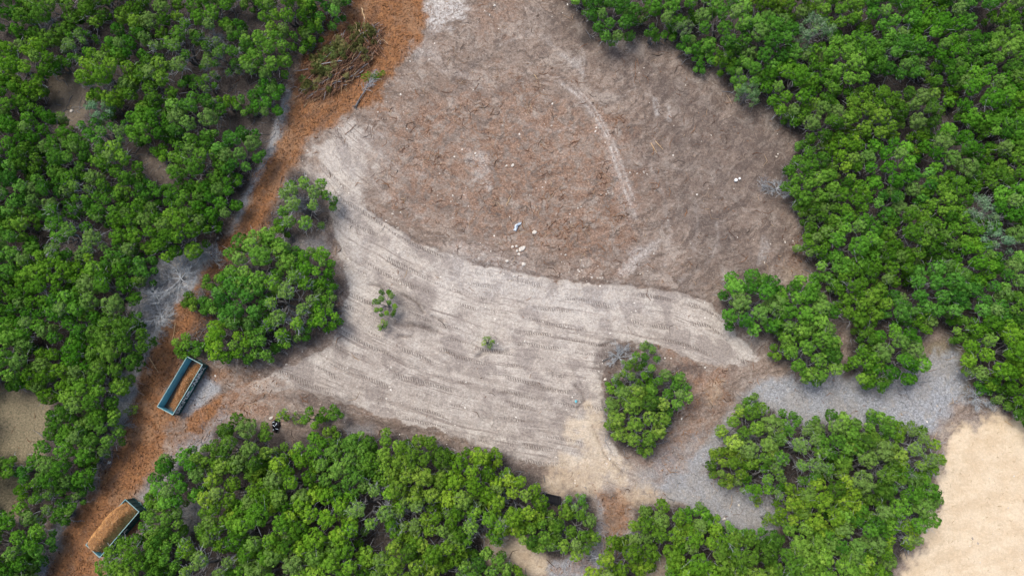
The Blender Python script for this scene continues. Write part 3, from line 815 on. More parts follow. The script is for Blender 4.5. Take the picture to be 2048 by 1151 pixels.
# ------------------------------------------------------------------ scattered litter (nobody could count it)
def mask_at(nm, X, Y):
    i = np.clip(np.searchsorted(xs, X), 0, nx - 1)
    j = np.clip(np.searchsorted(ys, Y), 0, ny - 1)
    return masks[nm][i, j], Z[i, j]


def sticks(name, label, cat, mat, n, dens, lmin, lmax, wmin, wmax, seed, bend=0.25, tones=None, zup=0.02, power=2.0):
    r = np.random.RandomState(seed)
    X = r.uniform(-68, 68, n)
    Y = r.uniform(-17, 58, n)
    d, z = dens(X, Y)
    keep = r.rand(n) < d
    X, Y, z = X[keep], Y[keep], z[keep]
    n = len(X)
    L = lmin + (lmax - lmin) * r.rand(n) ** power
    Wd = wmin + (wmax - wmin) * r.rand(n)
    a = r.uniform(0, math.pi * 2, n)
    dx, dy = np.cos(a), np.sin(a)
    tz = r.uniform(-0.12, 0.12, n)
    P0 = np.stack([X - dx * L / 2, Y - dy * L / 2, z + zup + np.maximum(0, -tz) * L * 0.5], -1)
    P2 = np.stack([X + dx * L / 2, Y + dy * L / 2, z + zup + np.maximum(0, tz) * L * 0.5], -1)
    bd = r.uniform(-bend, bend, n) * L
    P1 = np.stack([X - dy * bd, Y + dx * bd, z + zup + 0.02 + 0.03 * r.rand(n)], -1)
    S = np.stack([-dy, dx, np.zeros(n)], -1) * Wd[:, None] * 0.5
    up = np.stack([np.zeros(n), np.zeros(n), Wd * 0.7], -1)
    # bent three-sided stick: 3 rings of 3 verts, tapered
    V = np.concatenate([P0 - S * .7, P0 + S * .7, P0 + up * .7, P1 - S, P1 + S, P1 + up, P2 - S * .4, P2 + S * .4, P2 + up * .4], 1).reshape(-1, 3)
    base = (np.arange(n) * 9)[:, None]
    fs = []
    for k in (0, 3):
        for a_, b_ in ((0, 1), (1, 2), (2, 0)):
            fs.append(np.stack([base[:, 0] + k + a_, base[:, 0] + k + b_, base[:, 0] + k + 3 + b_, base[:, 0] + k + 3 + a_], -1))
    Fc = np.concatenate(fs, 0)
    t = np.repeat(r.rand(n) if tones is None else tones(r, n), 9)
    o = link(name, np_mesh(name, V, Fc, mat, {'tone': t}))
    tag(o, label, cat, kind='stuff')
    return o


def d_mask(nm, k=1.0):
    def f(X, Y):
        m, z = mask_at(nm, X, Y)
        return m * k, z
    return f


sticks('mulch_chips', 'orange brown wood chips covering the track', 'wood chips', MAT['chip_orange'], 190000, d_mask('orange', 0.6), 0.10, 0.55, 0.03, 0.09, 3)
sticks('twig_litter', 'weathered grey twigs scattered along the wood edges', 'twigs', MAT['chip_grey'], 150000, d_mask('grey', 0.40), 0.12, 0.9, 0.015, 0.045, 4)


def d_debris(X, Y):
    m, z = mask_at('warm', X, Y)
    p, _ = mask_at('pale', X, Y)
    o, _ = mask_at('orange', X, Y)
    l, _ = mask_at('litter', X, Y)
    s, _ = mask_at('sand', X, Y)
    gg, _ = mask_at('grey', X, Y)
    cl = fbm(X, Y, 0.45, 4, 131, 0.7)
    b = (0.10 + 0.9 * m) * sstep(cl, 0.0, 0.7) * 1.5 + 0.04
    b = b * (1 - 0.86 * p) * (1 - o) * (1 - 0.85 * l) * (1 - s) * (1 - 0.6 * gg)
    return b * 0.5, z


sticks('root_debris', 'broken roots and wood scraps strewn over the cleared brown earth', 'debris', MAT['chip_debris'], 160000, d_debris, 0.10, 1.7, 0.025, 0.085, 5, bend=0.4, power=3.0)


def d_under(X, Y):
    m, z = mask_at('litter', X, Y)
    return m * 0.4, z


sticks('fallen_branches', 'grey fallen branches on the dark floor under the trees', 'branches', MAT['chip_grey'], 30000, d_under, 0.4, 2.4, 0.03, 0.08, 6, tones=lambda r, n: r.rand(n) * 0.5)
sticks('dry_straw', 'pale dry straw lying on the sandy ground', 'straw', MAT['straw'], 60000, d_mask('sand', 0.25), 0.10, 0.5, 0.02, 0.045, 7)


def pebbles(name, label, mat, n, dens, rmin, rmax, seed):
    r = np.random.RandomState(seed)
    X = r.uniform(-68, 68, n)
    Y = r.uniform(-17, 58, n)
    d, z = dens(X, Y)
    keep = r.rand(n) < d
    X, Y, z = X[keep], Y[keep], z[keep]
    n = len(X)
    R = rmin + (rmax - rmin) * r.rand(n) ** 4
    oct_ = np.array([(1, 0, 0), (0, 1, 0), (-1, 0, 0), (0, -1, 0), (0, 0, .8), (.7, .7, .35), (-.7, -.6, .3)], dtype=float)
    th = r.uniform(0, 6.28, n)
    V = oct_[None] * R[:, None, None] * (0.65 + 0.7 * r.rand(n, 7, 1))
    c, s = np.cos(th)[:, None], np.sin(th)[:, None]
    V = np.stack([V[..., 0] * c - V[..., 1] * s + X[:, None], V[..., 0] * s + V[..., 1] * c + Y[:, None], V[..., 2] + z[:, None]], -1).reshape(-1, 3)
    tri = np.array([(0, 5, 4), (5, 1, 4), (1, 2, 4), (2, 6, 4), (6, 3, 4), (3, 0, 4)])
    Fc = (tri[None] + (np.arange(n) * 7)[:, None, None]).reshape(-1, 3)
    o = link(name, np_mesh(name, V, Fc, mat, {'tone': np.repeat(r.rand(n), 7)}))
    tag(o, label, 'stones', kind='stuff')


def d_peb(X, Y):
    p, z = mask_at('pale', X, Y)
    c, _ = mask_at('chalk', X, Y)
    w_, _ = mask_at('warm', X, Y)
    o, _ = mask_at('orange', X, Y)
    l, _ = mask_at('litter', X, Y)
    cl = fbm(X, Y, 0.35, 4, 171, 0.7)
    i = np.clip(np.searchsorted(xs, X), 0, nx - 1)
    j = np.clip(np.searchsorted(ys, Y), 0, ny - 1)
    edge_ = np.exp(-((TV[i, j] + 0.5) / 0.8) ** 2)
    return (0.15 + 0.5 * p + 0.6 * c + 0.35 * w_ + 0.9 * edge_) * sstep(cl, 0.05, 0.9) * (1 - o) * (1 - l) + 0.004, z


pebbles('limestone_pebbles', 'small pale limestone pebbles sprinkled over the graded earth', MAT['chip_stone'], 90000, d_peb, 0.02, 0.14, 8)


# ------------------------------------------------------------------ trees
def unit(v):
    return v / (np.linalg.norm(v, axis=-1, keepdims=True) + 1e-9)


def foliage(r, lobes, per, leaf=(0.08, 0.17), wid=(0.033, 0.058), tufts=26, spread=0.31, greyp=0.10, skirt=1.5):
    """lobes: list of (centre, radius, axis, tone); every lobe is a dome of small tufts of leaves"""
    Vs, ts, gs = [], [], []
    for c, lr, ax, lt in lobes:
        n = int(per * 1.15 * (lr / 0.65) ** 2)
        td = unit(r.normal(size=(tufts * 2, 3)) + ax * 0.75)
        td = td[np.einsum('ij,j->i', td, ax) > -0.35]
        keep = [unit(ax + r.normal(0, 0.12, 3))]
        for q in td:
            if all(np.dot(q, k) < 0.89 for k in keep):
                keep.append(q)
        td = np.array(keep) if keep else ax[None]
        tt = r.normal(0, 0.10, len(td))
        tr_ = lr * spread * (0.8 + 0.4 * r.rand(len(td)))
        tc = c + td * (lr * (0.68 + 0.12 * r.rand(len(td))))[:, None]
        k = r.randint(0, len(td), n)
        d = unit(td[k] * 1.15 + r.normal(0, 0.60, (n, 3)))
        p = tc[k] + d * (tr_[k] * (0.72 + 0.36 * r.rand(n)))[:, None]
        # loose foliage trailing down inside the lobe
        low = r.rand(n) < 0.34
        hd = unit(np.cross(ax, r.normal(size=(n, 3))))
        hz = r.rand(n) * skirt
        ps = c + hd * (lr * (0.86 - 0.30 * hz) * (0.75 + 0.3 * r.rand(n)))[:, None] - ax * (lr * hz)[:, None]
        p = np.where(low[:, None], ps, p)
        d = np.where(low[:, None], unit(hd + ax * 0.5), d)
        core = r.rand(n) < 0.10
        dc = unit(r.normal(size=(n, 3)) + ax)
        p = np.where(core[:, None], c + dc * (lr * (0.35 + 0.4 * r.rand(n)))[:, None], p)
        d = np.where(core[:, None], unit(dc + ax), d)
        L = leaf[0] + (leaf[1] - leaf[0]) * r.rand(n)
        W = wid[0] + (wid[1] - wid[0]) * r.rand(n)
        t = unit(unit(np.cross(d, r.normal(size=(n, 3)))) + d * 0.50 + r.normal(0, 0.2, (n, 3)))
        s = unit(np.cross(t, d + r.normal(0, 0.25, (n, 3))))
        a = p - s * W[:, None] - t * L[:, None] * 0.4
        b = p + s * W[:, None] - t * L[:, None] * 0.25
        e = p + t * L[:, None] * 0.75
        Vs.append(np.stack([a, b, e], 1).reshape(-1, 3))
        tone = np.clip(lt + tt[k] + r.normal(0, 0.08, n), 0, 1)
        ts.append(np.repeat(tone, 3))
        gl = r.uniform(0.3, 0.75) if r.rand() < greyp else 0.0
        # dry grey sprays hang at the underside of every lobe
        gr_ = np.clip(gl * (0.5 + r.rand(n)) + np.where(low, 0.30 * hz / 1.5 * r.rand(n), 0), 0, 0.9)
        gs.append(np.repeat(gr_, 3))
    V = np.concatenate(Vs)
    return V, np.arange(len(V)).reshape(-1, 3), {'tone': np.concatenate(ts), 'grey': np.concatenate(gs)}


def limb(r, p0, p1, n=5, wob_=0.12, sag=0.0):
    p0, p1 = np.array(p0, float), np.array(p1, float)
    L = np.linalg.norm(p1 - p0)
    pts = []
    for i in range(n):
        t = i / (n - 1)
        q = p0 * (1 - t) + p1 * t
        if 0 < i < n - 1:
            q = q + r.normal(0, wob_ * L * 0.5, 3)
        q[2] -= sag * math.sin(math.pi * t) * L
        pts.append(q)
    return pts


def juniper_proto(seed, R, H, nl, per=430, lr=(0.52, 0.80), grey=0.5, fill=1.0, side=True):
    r = np.random.RandomState(seed)
    lobes, cs = [], []
    tries = 0
    while len(cs) < nl and tries < 4000:
        tries += 1
        l = lr[0] + (lr[1] - lr[0]) * r.rand()
        rr = (R - l * 0.75) * math.sqrt(r.rand())
        a = r.uniform(0, 6.283)
        x, y = rr * math.cos(a), rr * math.sin(a)
        z = H - l * 0.9 - 0.40 * H * (rr / R) ** 2.2 + r.normal(0, 0.42)
        c = np.array([x, y, z])
        if all(math.hypot(c[0] - q[0], c[1] - q[1]) > 0.80 * (l + m) for q, m in cs):
            cs.append((c, l))
    if side:
        for k in range(int(nl * 0.45)):
            l = lr[0] * (0.7 + 0.4 * r.rand())
            a = r.uniform(0, 6.283)
            rr = R * (0.70 + 0.25 * r.rand())
            cs.append((np.array([rr * math.cos(a), rr * math.sin(a), H * (0.28 + 0.27 * r.rand())]), l))
    for c, l in cs:
        ax = unit(np.array([c[0] / R * 0.55, c[1] / R * 0.55, 1.0]) + r.normal(0, 0.12, 3))
        lobes.append((c, l, ax, float(np.clip(0.50 + r.normal(0, 0.20), 0.08, 0.95))))
    V, Fc, t = foliage(r, lobes, per * fill, greyp=0.09 + 0.10 * grey)
    crown = np_mesh('crown', V, Fc, MAT['juniper'], t)
    tb, tw = MB(), MB()
    ns = r.randint(2, 5)
    stems = []
    for k in range(ns):
        a = 6.283 * k / ns + r.uniform(-.5, .5)
        b0 = np.array([0.12 * math.cos(a), 0.12 * math.sin(a), -0.15])
        b1 = np.array([R * 0.22 * math.cos(a), R * 0.22 * math.sin(a), H * 0.38])
        tb.tube(limb(r, b0, b1, 4, 0.08), [0.13, 0.115, 0.10, 0.08], 6)
        stems.append(b1)
    for c, l in cs:
        s = min(stems, key=lambda q: np.linalg.norm(q - c))
        s = s * (0.6 + 0.4 * r.rand())
        tb.tube(limb(r, s, c - np.array([0, 0, l * 0.25]), 5, 0.10, 0.05), [0.055, 0.045, 0.036, 0.028, 0.014], 4)
        for q in range(int(3 + 16 * grey)):
            d = unit(r.normal(size=3) + np.array([c[0] / R, c[1] / R, 0.15]))
            p0 = c - np.array([0, 0, l * 0.75]) + r.normal(0, l * 0.3, 3)
            p1 = p0 + d * l * (0.8 + 0.8 * r.rand())
            tw.tube(limb(r, p0, p1, 3, 0.15), [0.015, 0.012, 0.006], 3, tone=r.rand() * 0.5, cap=False)
    trunk = tb.mesh('trunk', MAT['bark'])
    twig = tw.mesh('dead_twigs', MAT['dead'])
    return dict(R=R, H=H, parts=[('trunk', trunk), ('crown', crown), ('dead_twigs', twig)])


def branch_fan(r, mb, p, d, L, rad, depth, spread=0.55, lift=0.0):
    n = 4
    pts = [p]
    q = np.array(p, float)
    dd = np.array(d, float)
    for i in range(n):
        dd = unit(dd + r.normal(0, 0.16, 3) + np.array([0, 0, lift]))
        q = q + dd * L / n
        if q[2] < 0.04:
            q[2] = 0.04 + 0.1 * r.rand()
        pts.append(q.copy())
    mb.tube(pts, [rad * (1 - 0.6 * i / n) for i in range(n + 1)], 5 if depth > 1 else 3, tone=r.rand() * 0.7, cap=False)
    if depth > 0:
        for k in range(5 if depth > 1 else 6):
            i = r.randint(1, n + 1)
            nd = unit(dd + r.normal(0, spread, 3))
            branch_fan(r, mb, pts[i], nd, L * (0.45 + 0.25 * r.rand()), rad * 0.56, depth - 1, spread, lift)


def bare_proto(seed, R, H, stems=6, mat='dead'):
    r = np.random.RandomState(seed)
    tb, bb = MB(), MB()
    tb.tube([(0, 0, -0.15), (0.03, 0.02, 0.15), (0.05, 0, 0.36)], [0.13, 0.10, 0.06], 7)
    for k in range(stems):
        a = 6.283 * k / stems + r.uniform(-.4, .4)
        e = r.uniform(0.15, 1.1) * H / R
        d = unit(np.array([math.cos(a), math.sin(a), e]))
        branch_fan(r, bb, np.array([0.04 * math.cos(a), 0.04 * math.sin(a), 0.30]), d, R * (0.45 + 0.4 * r.rand()), 0.058, 3)
    return dict(R=R, H=H, parts=[('trunk', tb.mesh('trunk', MAT['bark'])), ('bare_branches', bb.mesh('bare_branches', MAT[mat]))])


def pale_proto(seed, R, H, nl):
    r = np.random.RandomState(seed)
    tb = MB()
    lobes = []
    tb.tube([(0, 0, -0.15), (0.05, 0.03, H * 0.25), (0.0, 0.05, H * 0.42)], [0.13, 0.11, 0.08], 6)
    for k in range(nl):
        a = r.uniform(0, 6.283)
        rr = R * math.sqrt(r.rand()) * 0.92
        c = np.array([rr * math.cos(a), rr * math.sin(a), H * (0.92 - 0.3 * (rr / R) ** 2) + r.normal(0, 0.25)])
        lobes.append((c, 0.28 + 0.2 * r.rand(), unit(np.array([0, 0, 1.0]) + r.normal(0, .3, 3)), float(np.clip(0.55 + r.normal(0, 0.2), 0, 1))))
        tb.tube(limb(r, (0, 0.05, H * 0.40), c, 6, 0.12), [0.05, 0.042, 0.034, 0.027, 0.02, 0.01], 4, tone=0.9, cap=False)
        for q in range(3):
            p1 = c + r.normal(0, 0.5, 3)
            tb.tube(limb(r, c, p1, 3, 0.2), [0.018, 0.014, 0.008], 3, tone=0.9, cap=False)
    V, Fc, t = foliage(r, lobes, 420, leaf=(0.08, 0.17), wid=(0.035, 0.06), tufts=9, spread=0.45)
    return dict(R=R, H=H, parts=[('trunk', tb.mesh('trunk', MAT['bark'])), ('crown', np_mesh('crown', V, Fc, MAT['pale_leaf'], t))])


PROTO = {
    'large': [juniper_proto(100 + i, 2.9, 4.9, 17, per=950, lr=(0.56, 0.92), grey=0.5) for i in range(7)],
    'mid': [juniper_proto(200 + i, 2.0, 4.0, 9, per=950, lr=(0.50, 0.82), grey=0.5) for i in range(5)],
    'small': [juniper_proto(300 + i, 1.2, 2.7, 5, per=950, lr=(0.40, 0.60), grey=0.5) for i in range(4)],
    'grey_large': [juniper_proto(400 + i, 2.6, 4.4, 12, per=850, lr=(0.40, 0.66), grey=2.6) for i in range(3)],
    'grey_mid': [juniper_proto(500 + i, 1.8, 3.6, 7, per=850, grey=2.6, lr=(0.38, 0.58)) for i in range(3)],
    'bush': [juniper_proto(600 + i, 0.75, 1.5, 5, per=420, lr=(0.26, 0.42), grey=0.5, side=False) for i in range(3)],
    'bare': [bare_proto(700 + i, 2.6, 2.4, 10) for i in range(4)],
    'pale': [pale_proto(800 + i, 2.1, 4.6, 26) for i in range(3)],
}
NAMES = {'large': 'juniper_tree', 'mid': 'juniper_tree', 'small': 'young_juniper', 'grey_large': 'juniper_tree', 'grey_mid': 'juniper_tree', 'bush': 'juniper_shrub', 'bare': 'bare_tree', 'pale': 'pale_tree'}
TR = random.Random(5)
TREES = []


def place_tree(kind, px, py, R, label=None, cat='tree', group=None, tint=None, var=None, zs=1.0):
    pr = PROTO[kind][TR.randrange(len(PROTO[kind])) if var is None else var]
    s = R / pr['R']
    zsc = s ** 0.6 * zs * TR.uniform(0.92, 1.10)
    p = at(px, py, pr['H'] * zsc * 0.62)
    root = empty(NAMES[kind], (p.x, p.y, ground_z(p.x, p.y)), TR.uniform(0, 6.283))
    root.scale = (s * TR.uniform(0.95, 1.05), s * TR.uniform(0.95, 1.05), zsc)
    root.rotation_euler[0] = TR.uniform(-0.06, 0.06)
    root.rotation_euler[1] = TR.uniform(-0.06, 0.06)
    if tint is None:
        v = TR.uniform(0.82, 1.16)
        yl = TR.uniform(-0.10, 0.22)
        tint = (v * (1 + yl), v, v * (1 + TR.uniform(-0.1, 0.5)))
    for nm, me in pr['parts']:
        o = link(nm, me, root)
        o.color = (tint[0], tint[1], tint[2], 1.0)
        if nm == 'dead_twigs':
            o['kind'] = 'stuff'
    tag(root, label, cat, group)
    TREES.append((root, kind, px, py, R, tint))
    return root


PPM = FPX / 79.0          # pixels per metre, roughly
# hand-placed individuals -----------------------------------------------------------------
HAND = [
    ('grey_large', 772, 606, 1.6, 'small juniper standing alone in the pale graded earth with grey dead twigs', 'tree'),
    ('bush', 764, 650, 0.75, 'tiny yellow green shrub just below the lone small juniper on graded earth', 'shrub'),
    ('bush', 977, 684, 0.80, 'single tiny bright green shrub near the middle of the graded earth', 'shrub'),
    ('grey_large', 1262, 752, 2.3, 'half dead juniper with silvery grey twigs at top of the tyre track clump', 'tree'),
    ('bare', 1272, 762, 1.3, 'silvery grey fluff of dead twigs at the top of the tyre track clump', 'shrub'),
    ('bare', 1490, 640, 1.2, 'bare twigs under the left end of the clump right of the clearing', 'shrub'),
    ('grey_mid', 1296, 716, 1.7, 'thin juniper with sparse green tufts above the tyre track clump', 'tree'),
    ('bush', 1293, 688, 0.55, 'tiny green tuft topmost above the tyre track clump', 'shrub'),
    ('bare', 1240, 712, 1.9, 'bare grey shrub on dark earth left of the thin tufted juniper', 'shrub'),
    ('bush', 262, 818, 0.75, 'tiny green shrub on the orange track edge left of the scribbled dumpster', 'shrub'),
    ('small', 672, 824, 1.0, 'small round green juniper apart from the wood at dark soil edge', 'tree'),
    ('small', 628, 836, 1.25, 'small juniper right of the black rubbish bag', 'tree'),
    ('bush', 596, 836, 0.75, 'pale green shrub between the black rubbish bag and small juniper', 'shrub'),
    ('bush', 566, 834, 0.9, 'light green shrub touching the top of the black rubbish bag', 'shrub'),
    ('bush', 1517, 1004, 0.65, 'small green shrub on grey mulch left of the bottom right clump', 'shrub'),
    ('bush', 1531, 1036, 0.85, 'green shrub in the grey notch of the bottom right clump', 'shrub'),
    ('small', 14, 940, 1.5, 'small juniper at left edge beside the dry grass patch', 'tree'),
    ('small', 384, 606, 1.2, 'small bright juniper poking onto the orange track from lower island', 'tree'),
    ('small', 368, 690, 1.3, 'low juniper just above the upper end of the dumpster with scribbles', 'tree'),
    ('bare', 352, 552, 3.2, 'large bare grey tree fanning out beside the orange track', 'tree'),
    ('bare', 312, 628, 2.4, 'bare grey branches sprawling on grey litter below the large bare tree', 'tree'),
    ('bare', 412, 505, 1.9, 'bare grey tree leaning by the track above the large bare tree', 'tree'),
    ('bare', 400, 590, 1.0, 'small bare pale bush between orange track and lower island', 'shrub'),
    ('bare', 1560, 372, 1.9, 'bare spiky bush at the clearing edge below the right wood corner', 'shrub'),
    ('bare', 1962, 795, 2.1, 'heap of bare crooked branches between grey mulch and sandy ground', 'tree'),
    ('bare', 1778, 935, 2.4, 'bare silvery crown poking through the bottom right clump', 'tree'),
    ('bare', 1508, 893, 1.3, 'whitish dead crown near the left side of the bottom right clump', 'tree'),
    ('bare', 1250, 1085, 1.6, 'bare twiggy shrub behind the small clump at the bottom edge', 'shrub'),
    ('bare', 1502, 150, 2.0, 'bare grey tree on the right wood edge beside the pale tree', 'tree'),
    ('bare', 1795, 78, 2.0, 'bare white branched tree inside the right wood near the top', 'tree'),
    ('bare', 1772, 232, 2.0, 'bare white branched tree in the middle of the right wood', 'tree'),
    ('bare', 222, 778, 1.7, 'bare twigs at the left wood edge above the orange track bend', 'shrub'),
    ('bare', 238, 850, 1.3, 'bare twigs at the left wood edge beside the wide mulch', 'shrub'),
    ('bare', 1565, 645, 1.4, 'bare twigs between two junipers right of the clearing', 'shrub'),
    ('bare', 596, 640, 1.6, 'white dead twigs in the lower right of the lower island', 'tree'),
    ('bare', 598, 405, 1.3, 'whitish dead twigs on the left of the upper island', 'tree'),
    ('bare', 1005, 985, 1.5, 'grey dead crown in the bottom middle wood near the sandy exit', 'tree'),
    ('bare', 960, 1050, 1.5, 'grey dead crown beside the sandy gap of the bottom middle wood', 'tree'),
    ('bare', 800, 1020, 1.5, 'grey dead crown in the heart of the bottom middle wood', 'tree'),
    ('bare', 480, 1070, 1.4, 'grey dead crown in the left part of the bottom middle wood', 'tree'),
    ('bare', 208, 170, 1.8, 'grey dead crown right of the pale gap in the upper left wood', 'tree'),
    ('bare', 930, 1140, 1.6, 'silvery dead crown at the bottom edge left of the sandy gap', 'tree'),
    ('bare', 90, 45, 1.6, 'grey dead crown near the top left corner', 'tree'),
    ('bare', 430, 80, 1.4, 'grey dead crown in the upper left wood left of the brush pile', 'tree'),
    ('pale', 1628, 68, 2.4, 'pale sage green tree amid the right wood near the top edge', 'tree'),
    ('pale', 1494, 190, 1.5, 'small pale green tree leaning over the clearing from the right wood', 'tree'),
    ('pale', 1956, 425, 2.4, 'mint green feathery tree near the right edge of the photo', 'tree'),
    ('pale', 1992, 490, 2.0, 'mint green feathery tree just below another at the right edge', 'tree'),
    ('pale', 1362, 62, 1.4, 'light green tree on the top edge of right wood above clearing', 'tree'),
    ('pale', 200, 222, 1.7, 'pale grey green tree beside the gap in the upper left wood', 'tree'),
    ('grey_mid', 1150, 1014, 1.6, 'pale grey green juniper half covering the black bin', 'tree'),
]
for k, px, py, R, lab, cat in HAND:
    tint = None
    if k == 'bush':
        tint = (1.7, 1.25, 1.2)
    elif k == 'bare':
        tint = (1, 1, 1)
    tall = k == 'bare' and any(q in lab for q in ('crown', 'branched tree', 'twigs in the lower right', 'twigs on the left', 'silvery grey fluff'))
    place_tree(k, px, py, R, lab, cat, 'junipers and scrub' if k not in ('bare', 'pale') else ('bare grey trees' if k == 'bare' else 'pale green trees'), tint, zs=2.1 if tall else 1.0)

TARGET = {'left wood': 112, 'right wood': 108, 'bottom middle wood': 66}
PR = random.Random(77)
placed = [(p[2], p[3], p[4] * PPM * 0.5) for p in TREES if p[1] in ('pale', 'grey_mid', 'grey_large', 'small')]
wood_trees = []
for wn, wd in WOODS.items():
    pts = wd['poly']
    x0, x1 = min(p[0] for p in pts), max(p[0] for p in pts)
    y0, y1 = min(p[1] for p in pts), max(p[1] for p in pts)
    n = 9000
    X = np.array([PR.uniform(x0, x1) for _ in range(n)])
    Y = np.array([PR.uniform(y0, y1) for _ in range(n)])
    S = sdf(X, Y, pts)
    for h in wd['holes']:
        S = np.minimum(S, -sdf(X, Y, h) - 2)
    S = np.where((X < -12) | (X > 2060) | (Y < -14) | (Y > 1163), -99, S)
    for rpx, kmin in ((58, 1200), (48, 2500), (38, 4000), (28, 6500), (19, 9000)):
        for i in range(kmin):
            if S[i] < rpx * 0.72:
                continue
            r_here = rpx * (0.9 + 0.2 * ((i * 7919) % 100) / 100.0)
            ok = True
            for (qx, qy, qr) in placed:
                d2 = (qx - X[i]) ** 2 + (qy - Y[i]) ** 2
                lim = (0.74 if rpx > 30 else 0.82) * (qr + r_here)
                if d2 < lim * lim:
                    ok = False
                    break
            if ok:
                placed.append((X[i], Y[i], r_here))
                wood_trees.append((wn, X[i], Y[i], r_here))
print('wood trees', len(wood_trees), {w_: sum(1 for t in wood_trees if t[0] == w_) for w_ in WOODS})

LANDMARKS = [
    (690, 25, 'juniper at the very tip of the left wood above the brush pile'),
    (595, 110, 'juniper right beside the upper left flank of the brush pile'),
    (545, 195, 'juniper jutting to the orange track below the brush pile'),
    (525, 275, 'juniper at the track edge just above the grey litter strip'),
    (455, 425, 'juniper at the left wood tip overhanging the straight orange track'),
    (395, 490, 'juniper hanging over the bare grey trees by the track'),
    (120, 120, 'dark juniper at the top of the pale gap in the left wood'),
    (285, 720, 'juniper at the left wood edge opposite the scribbled dumpster'),
    (215, 890, 'juniper at the left wood edge where the track widens'),
    (120, 1020, 'juniper at the bottom tip of the left wood by the orange track'),
    (280, 1005, 'juniper leaning over the upper end of the heaped dumpster'),
    (250, 1105, 'juniper at the lower right corner of the heaped dumpster'),
    (430, 870, 'juniper at the top left corner of the bottom middle wood'),
    (1075, 970, 'juniper at the right tip of the bottom middle wood touching the black bin'),
    (1185, 1070, 'juniper on the rightmost bulge of the bottom middle wood'),
    (1195, 50, 'juniper at the first corner of the right wood above the clearing'),
    (1585, 300, 'juniper at the bulge of the right wood into the dark clearing'),
    (1595, 440, 'juniper at the right wood edge below the bare spiky bush'),
    (1500, 600, 'juniper at the left end of the clump right of the clearing'),
    (1620, 720, 'juniper at the bottom of the clump right of the clearing'),
    (1490, 815, 'juniper at the upper left tip of the bottom right clump'),
    (1850, 1010, 'juniper pointing onto the sandy ground from the bottom right clump'),
    (2030, 810, 'juniper in the lower corner of right wood above the sand'),
    (1260, 880, 'juniper at the bottom tip of the tyre track clump'),
    (600, 365, 'juniper at the top of the upper island beside the orange track'),
    (645, 450, 'juniper at the lower right of the upper island'),
    (490, 715, 'juniper at the bottom tip of the lower island'),
    (545, 510, 'juniper at the top of the lower island'),
    (665, 600, 'juniper at the right edge of the lower island by pale earth'),
    (300, 945, 'juniper on the left edge of the bottom middle wood beside the track'),
]
lm_for = {}
for lx, ly, ph in LANDMARKS:
    best = min(range(len(wood_trees)), key=lambda i: (wood_trees[i][1] - lx) ** 2 + (wood_trees[i][2] - ly) ** 2 + (1e9 if i in lm_for else 0))
    lm_for[best] = ph
seen = set()
for i, (wn, px, py, rp) in enumerate(wood_trees):
    g_ = TR.random()
    R = rp / PPM * 1.08
    # grey thin junipers cluster in a few drier spots
    dry = max(0.0, 1 - min(math.hypot(px - a, py - b) for a, b in ((760, 1030), (1000, 1030), (240, 170), (130, 80), (420, 130), (1560, 900), (1700, 950), (590, 420), (600, 620), (620, 940), (1400, 1100))) / 130.0)
    pg = 0.06 + 0.5 * dry
    if R > 2.3:
        kind = 'grey_large' if g_ < pg else 'large'
    elif R > 1.5:
        kind = 'grey_mid' if g_ < pg else 'mid'
    else:
        kind = 'small'
    v = TR.uniform(0.80, 1.12) * (0.92 if wn in ('right wood', 'left wood') else 1.06)
    warm = 0.20 if (py > 800 and px > 400) else 0.0
    tint = (v * (1 + TR.uniform(-0.22, 0.14) + warm), v, v * (1 + TR.uniform(-0.1, 0.8)))
    tw_ = 'yellow green' if tint[0] / tint[1] > 1.12 else ('deep green' if v < 0.95 else 'bright green')
    if 'grey' in kind:
        tw_ = 'grey twigged'
    szw = 'large' if R > 2.4 else ('medium' if R > 1.5 else 'small')
    if i in lm_for:
        lab = lm_for[i]
    else:
        ax_, ay_ = round(max(0, min(100, px / 20.48))), round(max(0, min(100, py / 11.51)))
        lab = f'{szw} {tw_} juniper, {wn}, {ax_}% across and {ay_}% down'
        while lab in seen:
            ay_ += 1
            lab = f'{szw} {tw_} juniper, {wn}, {ax_}% across and {ay_}% down'
    seen.add(lab)
    place_tree(kind, px, py, R, lab, 'tree', 'junipers and scrub', tint)
print('trees total', len(TREES))


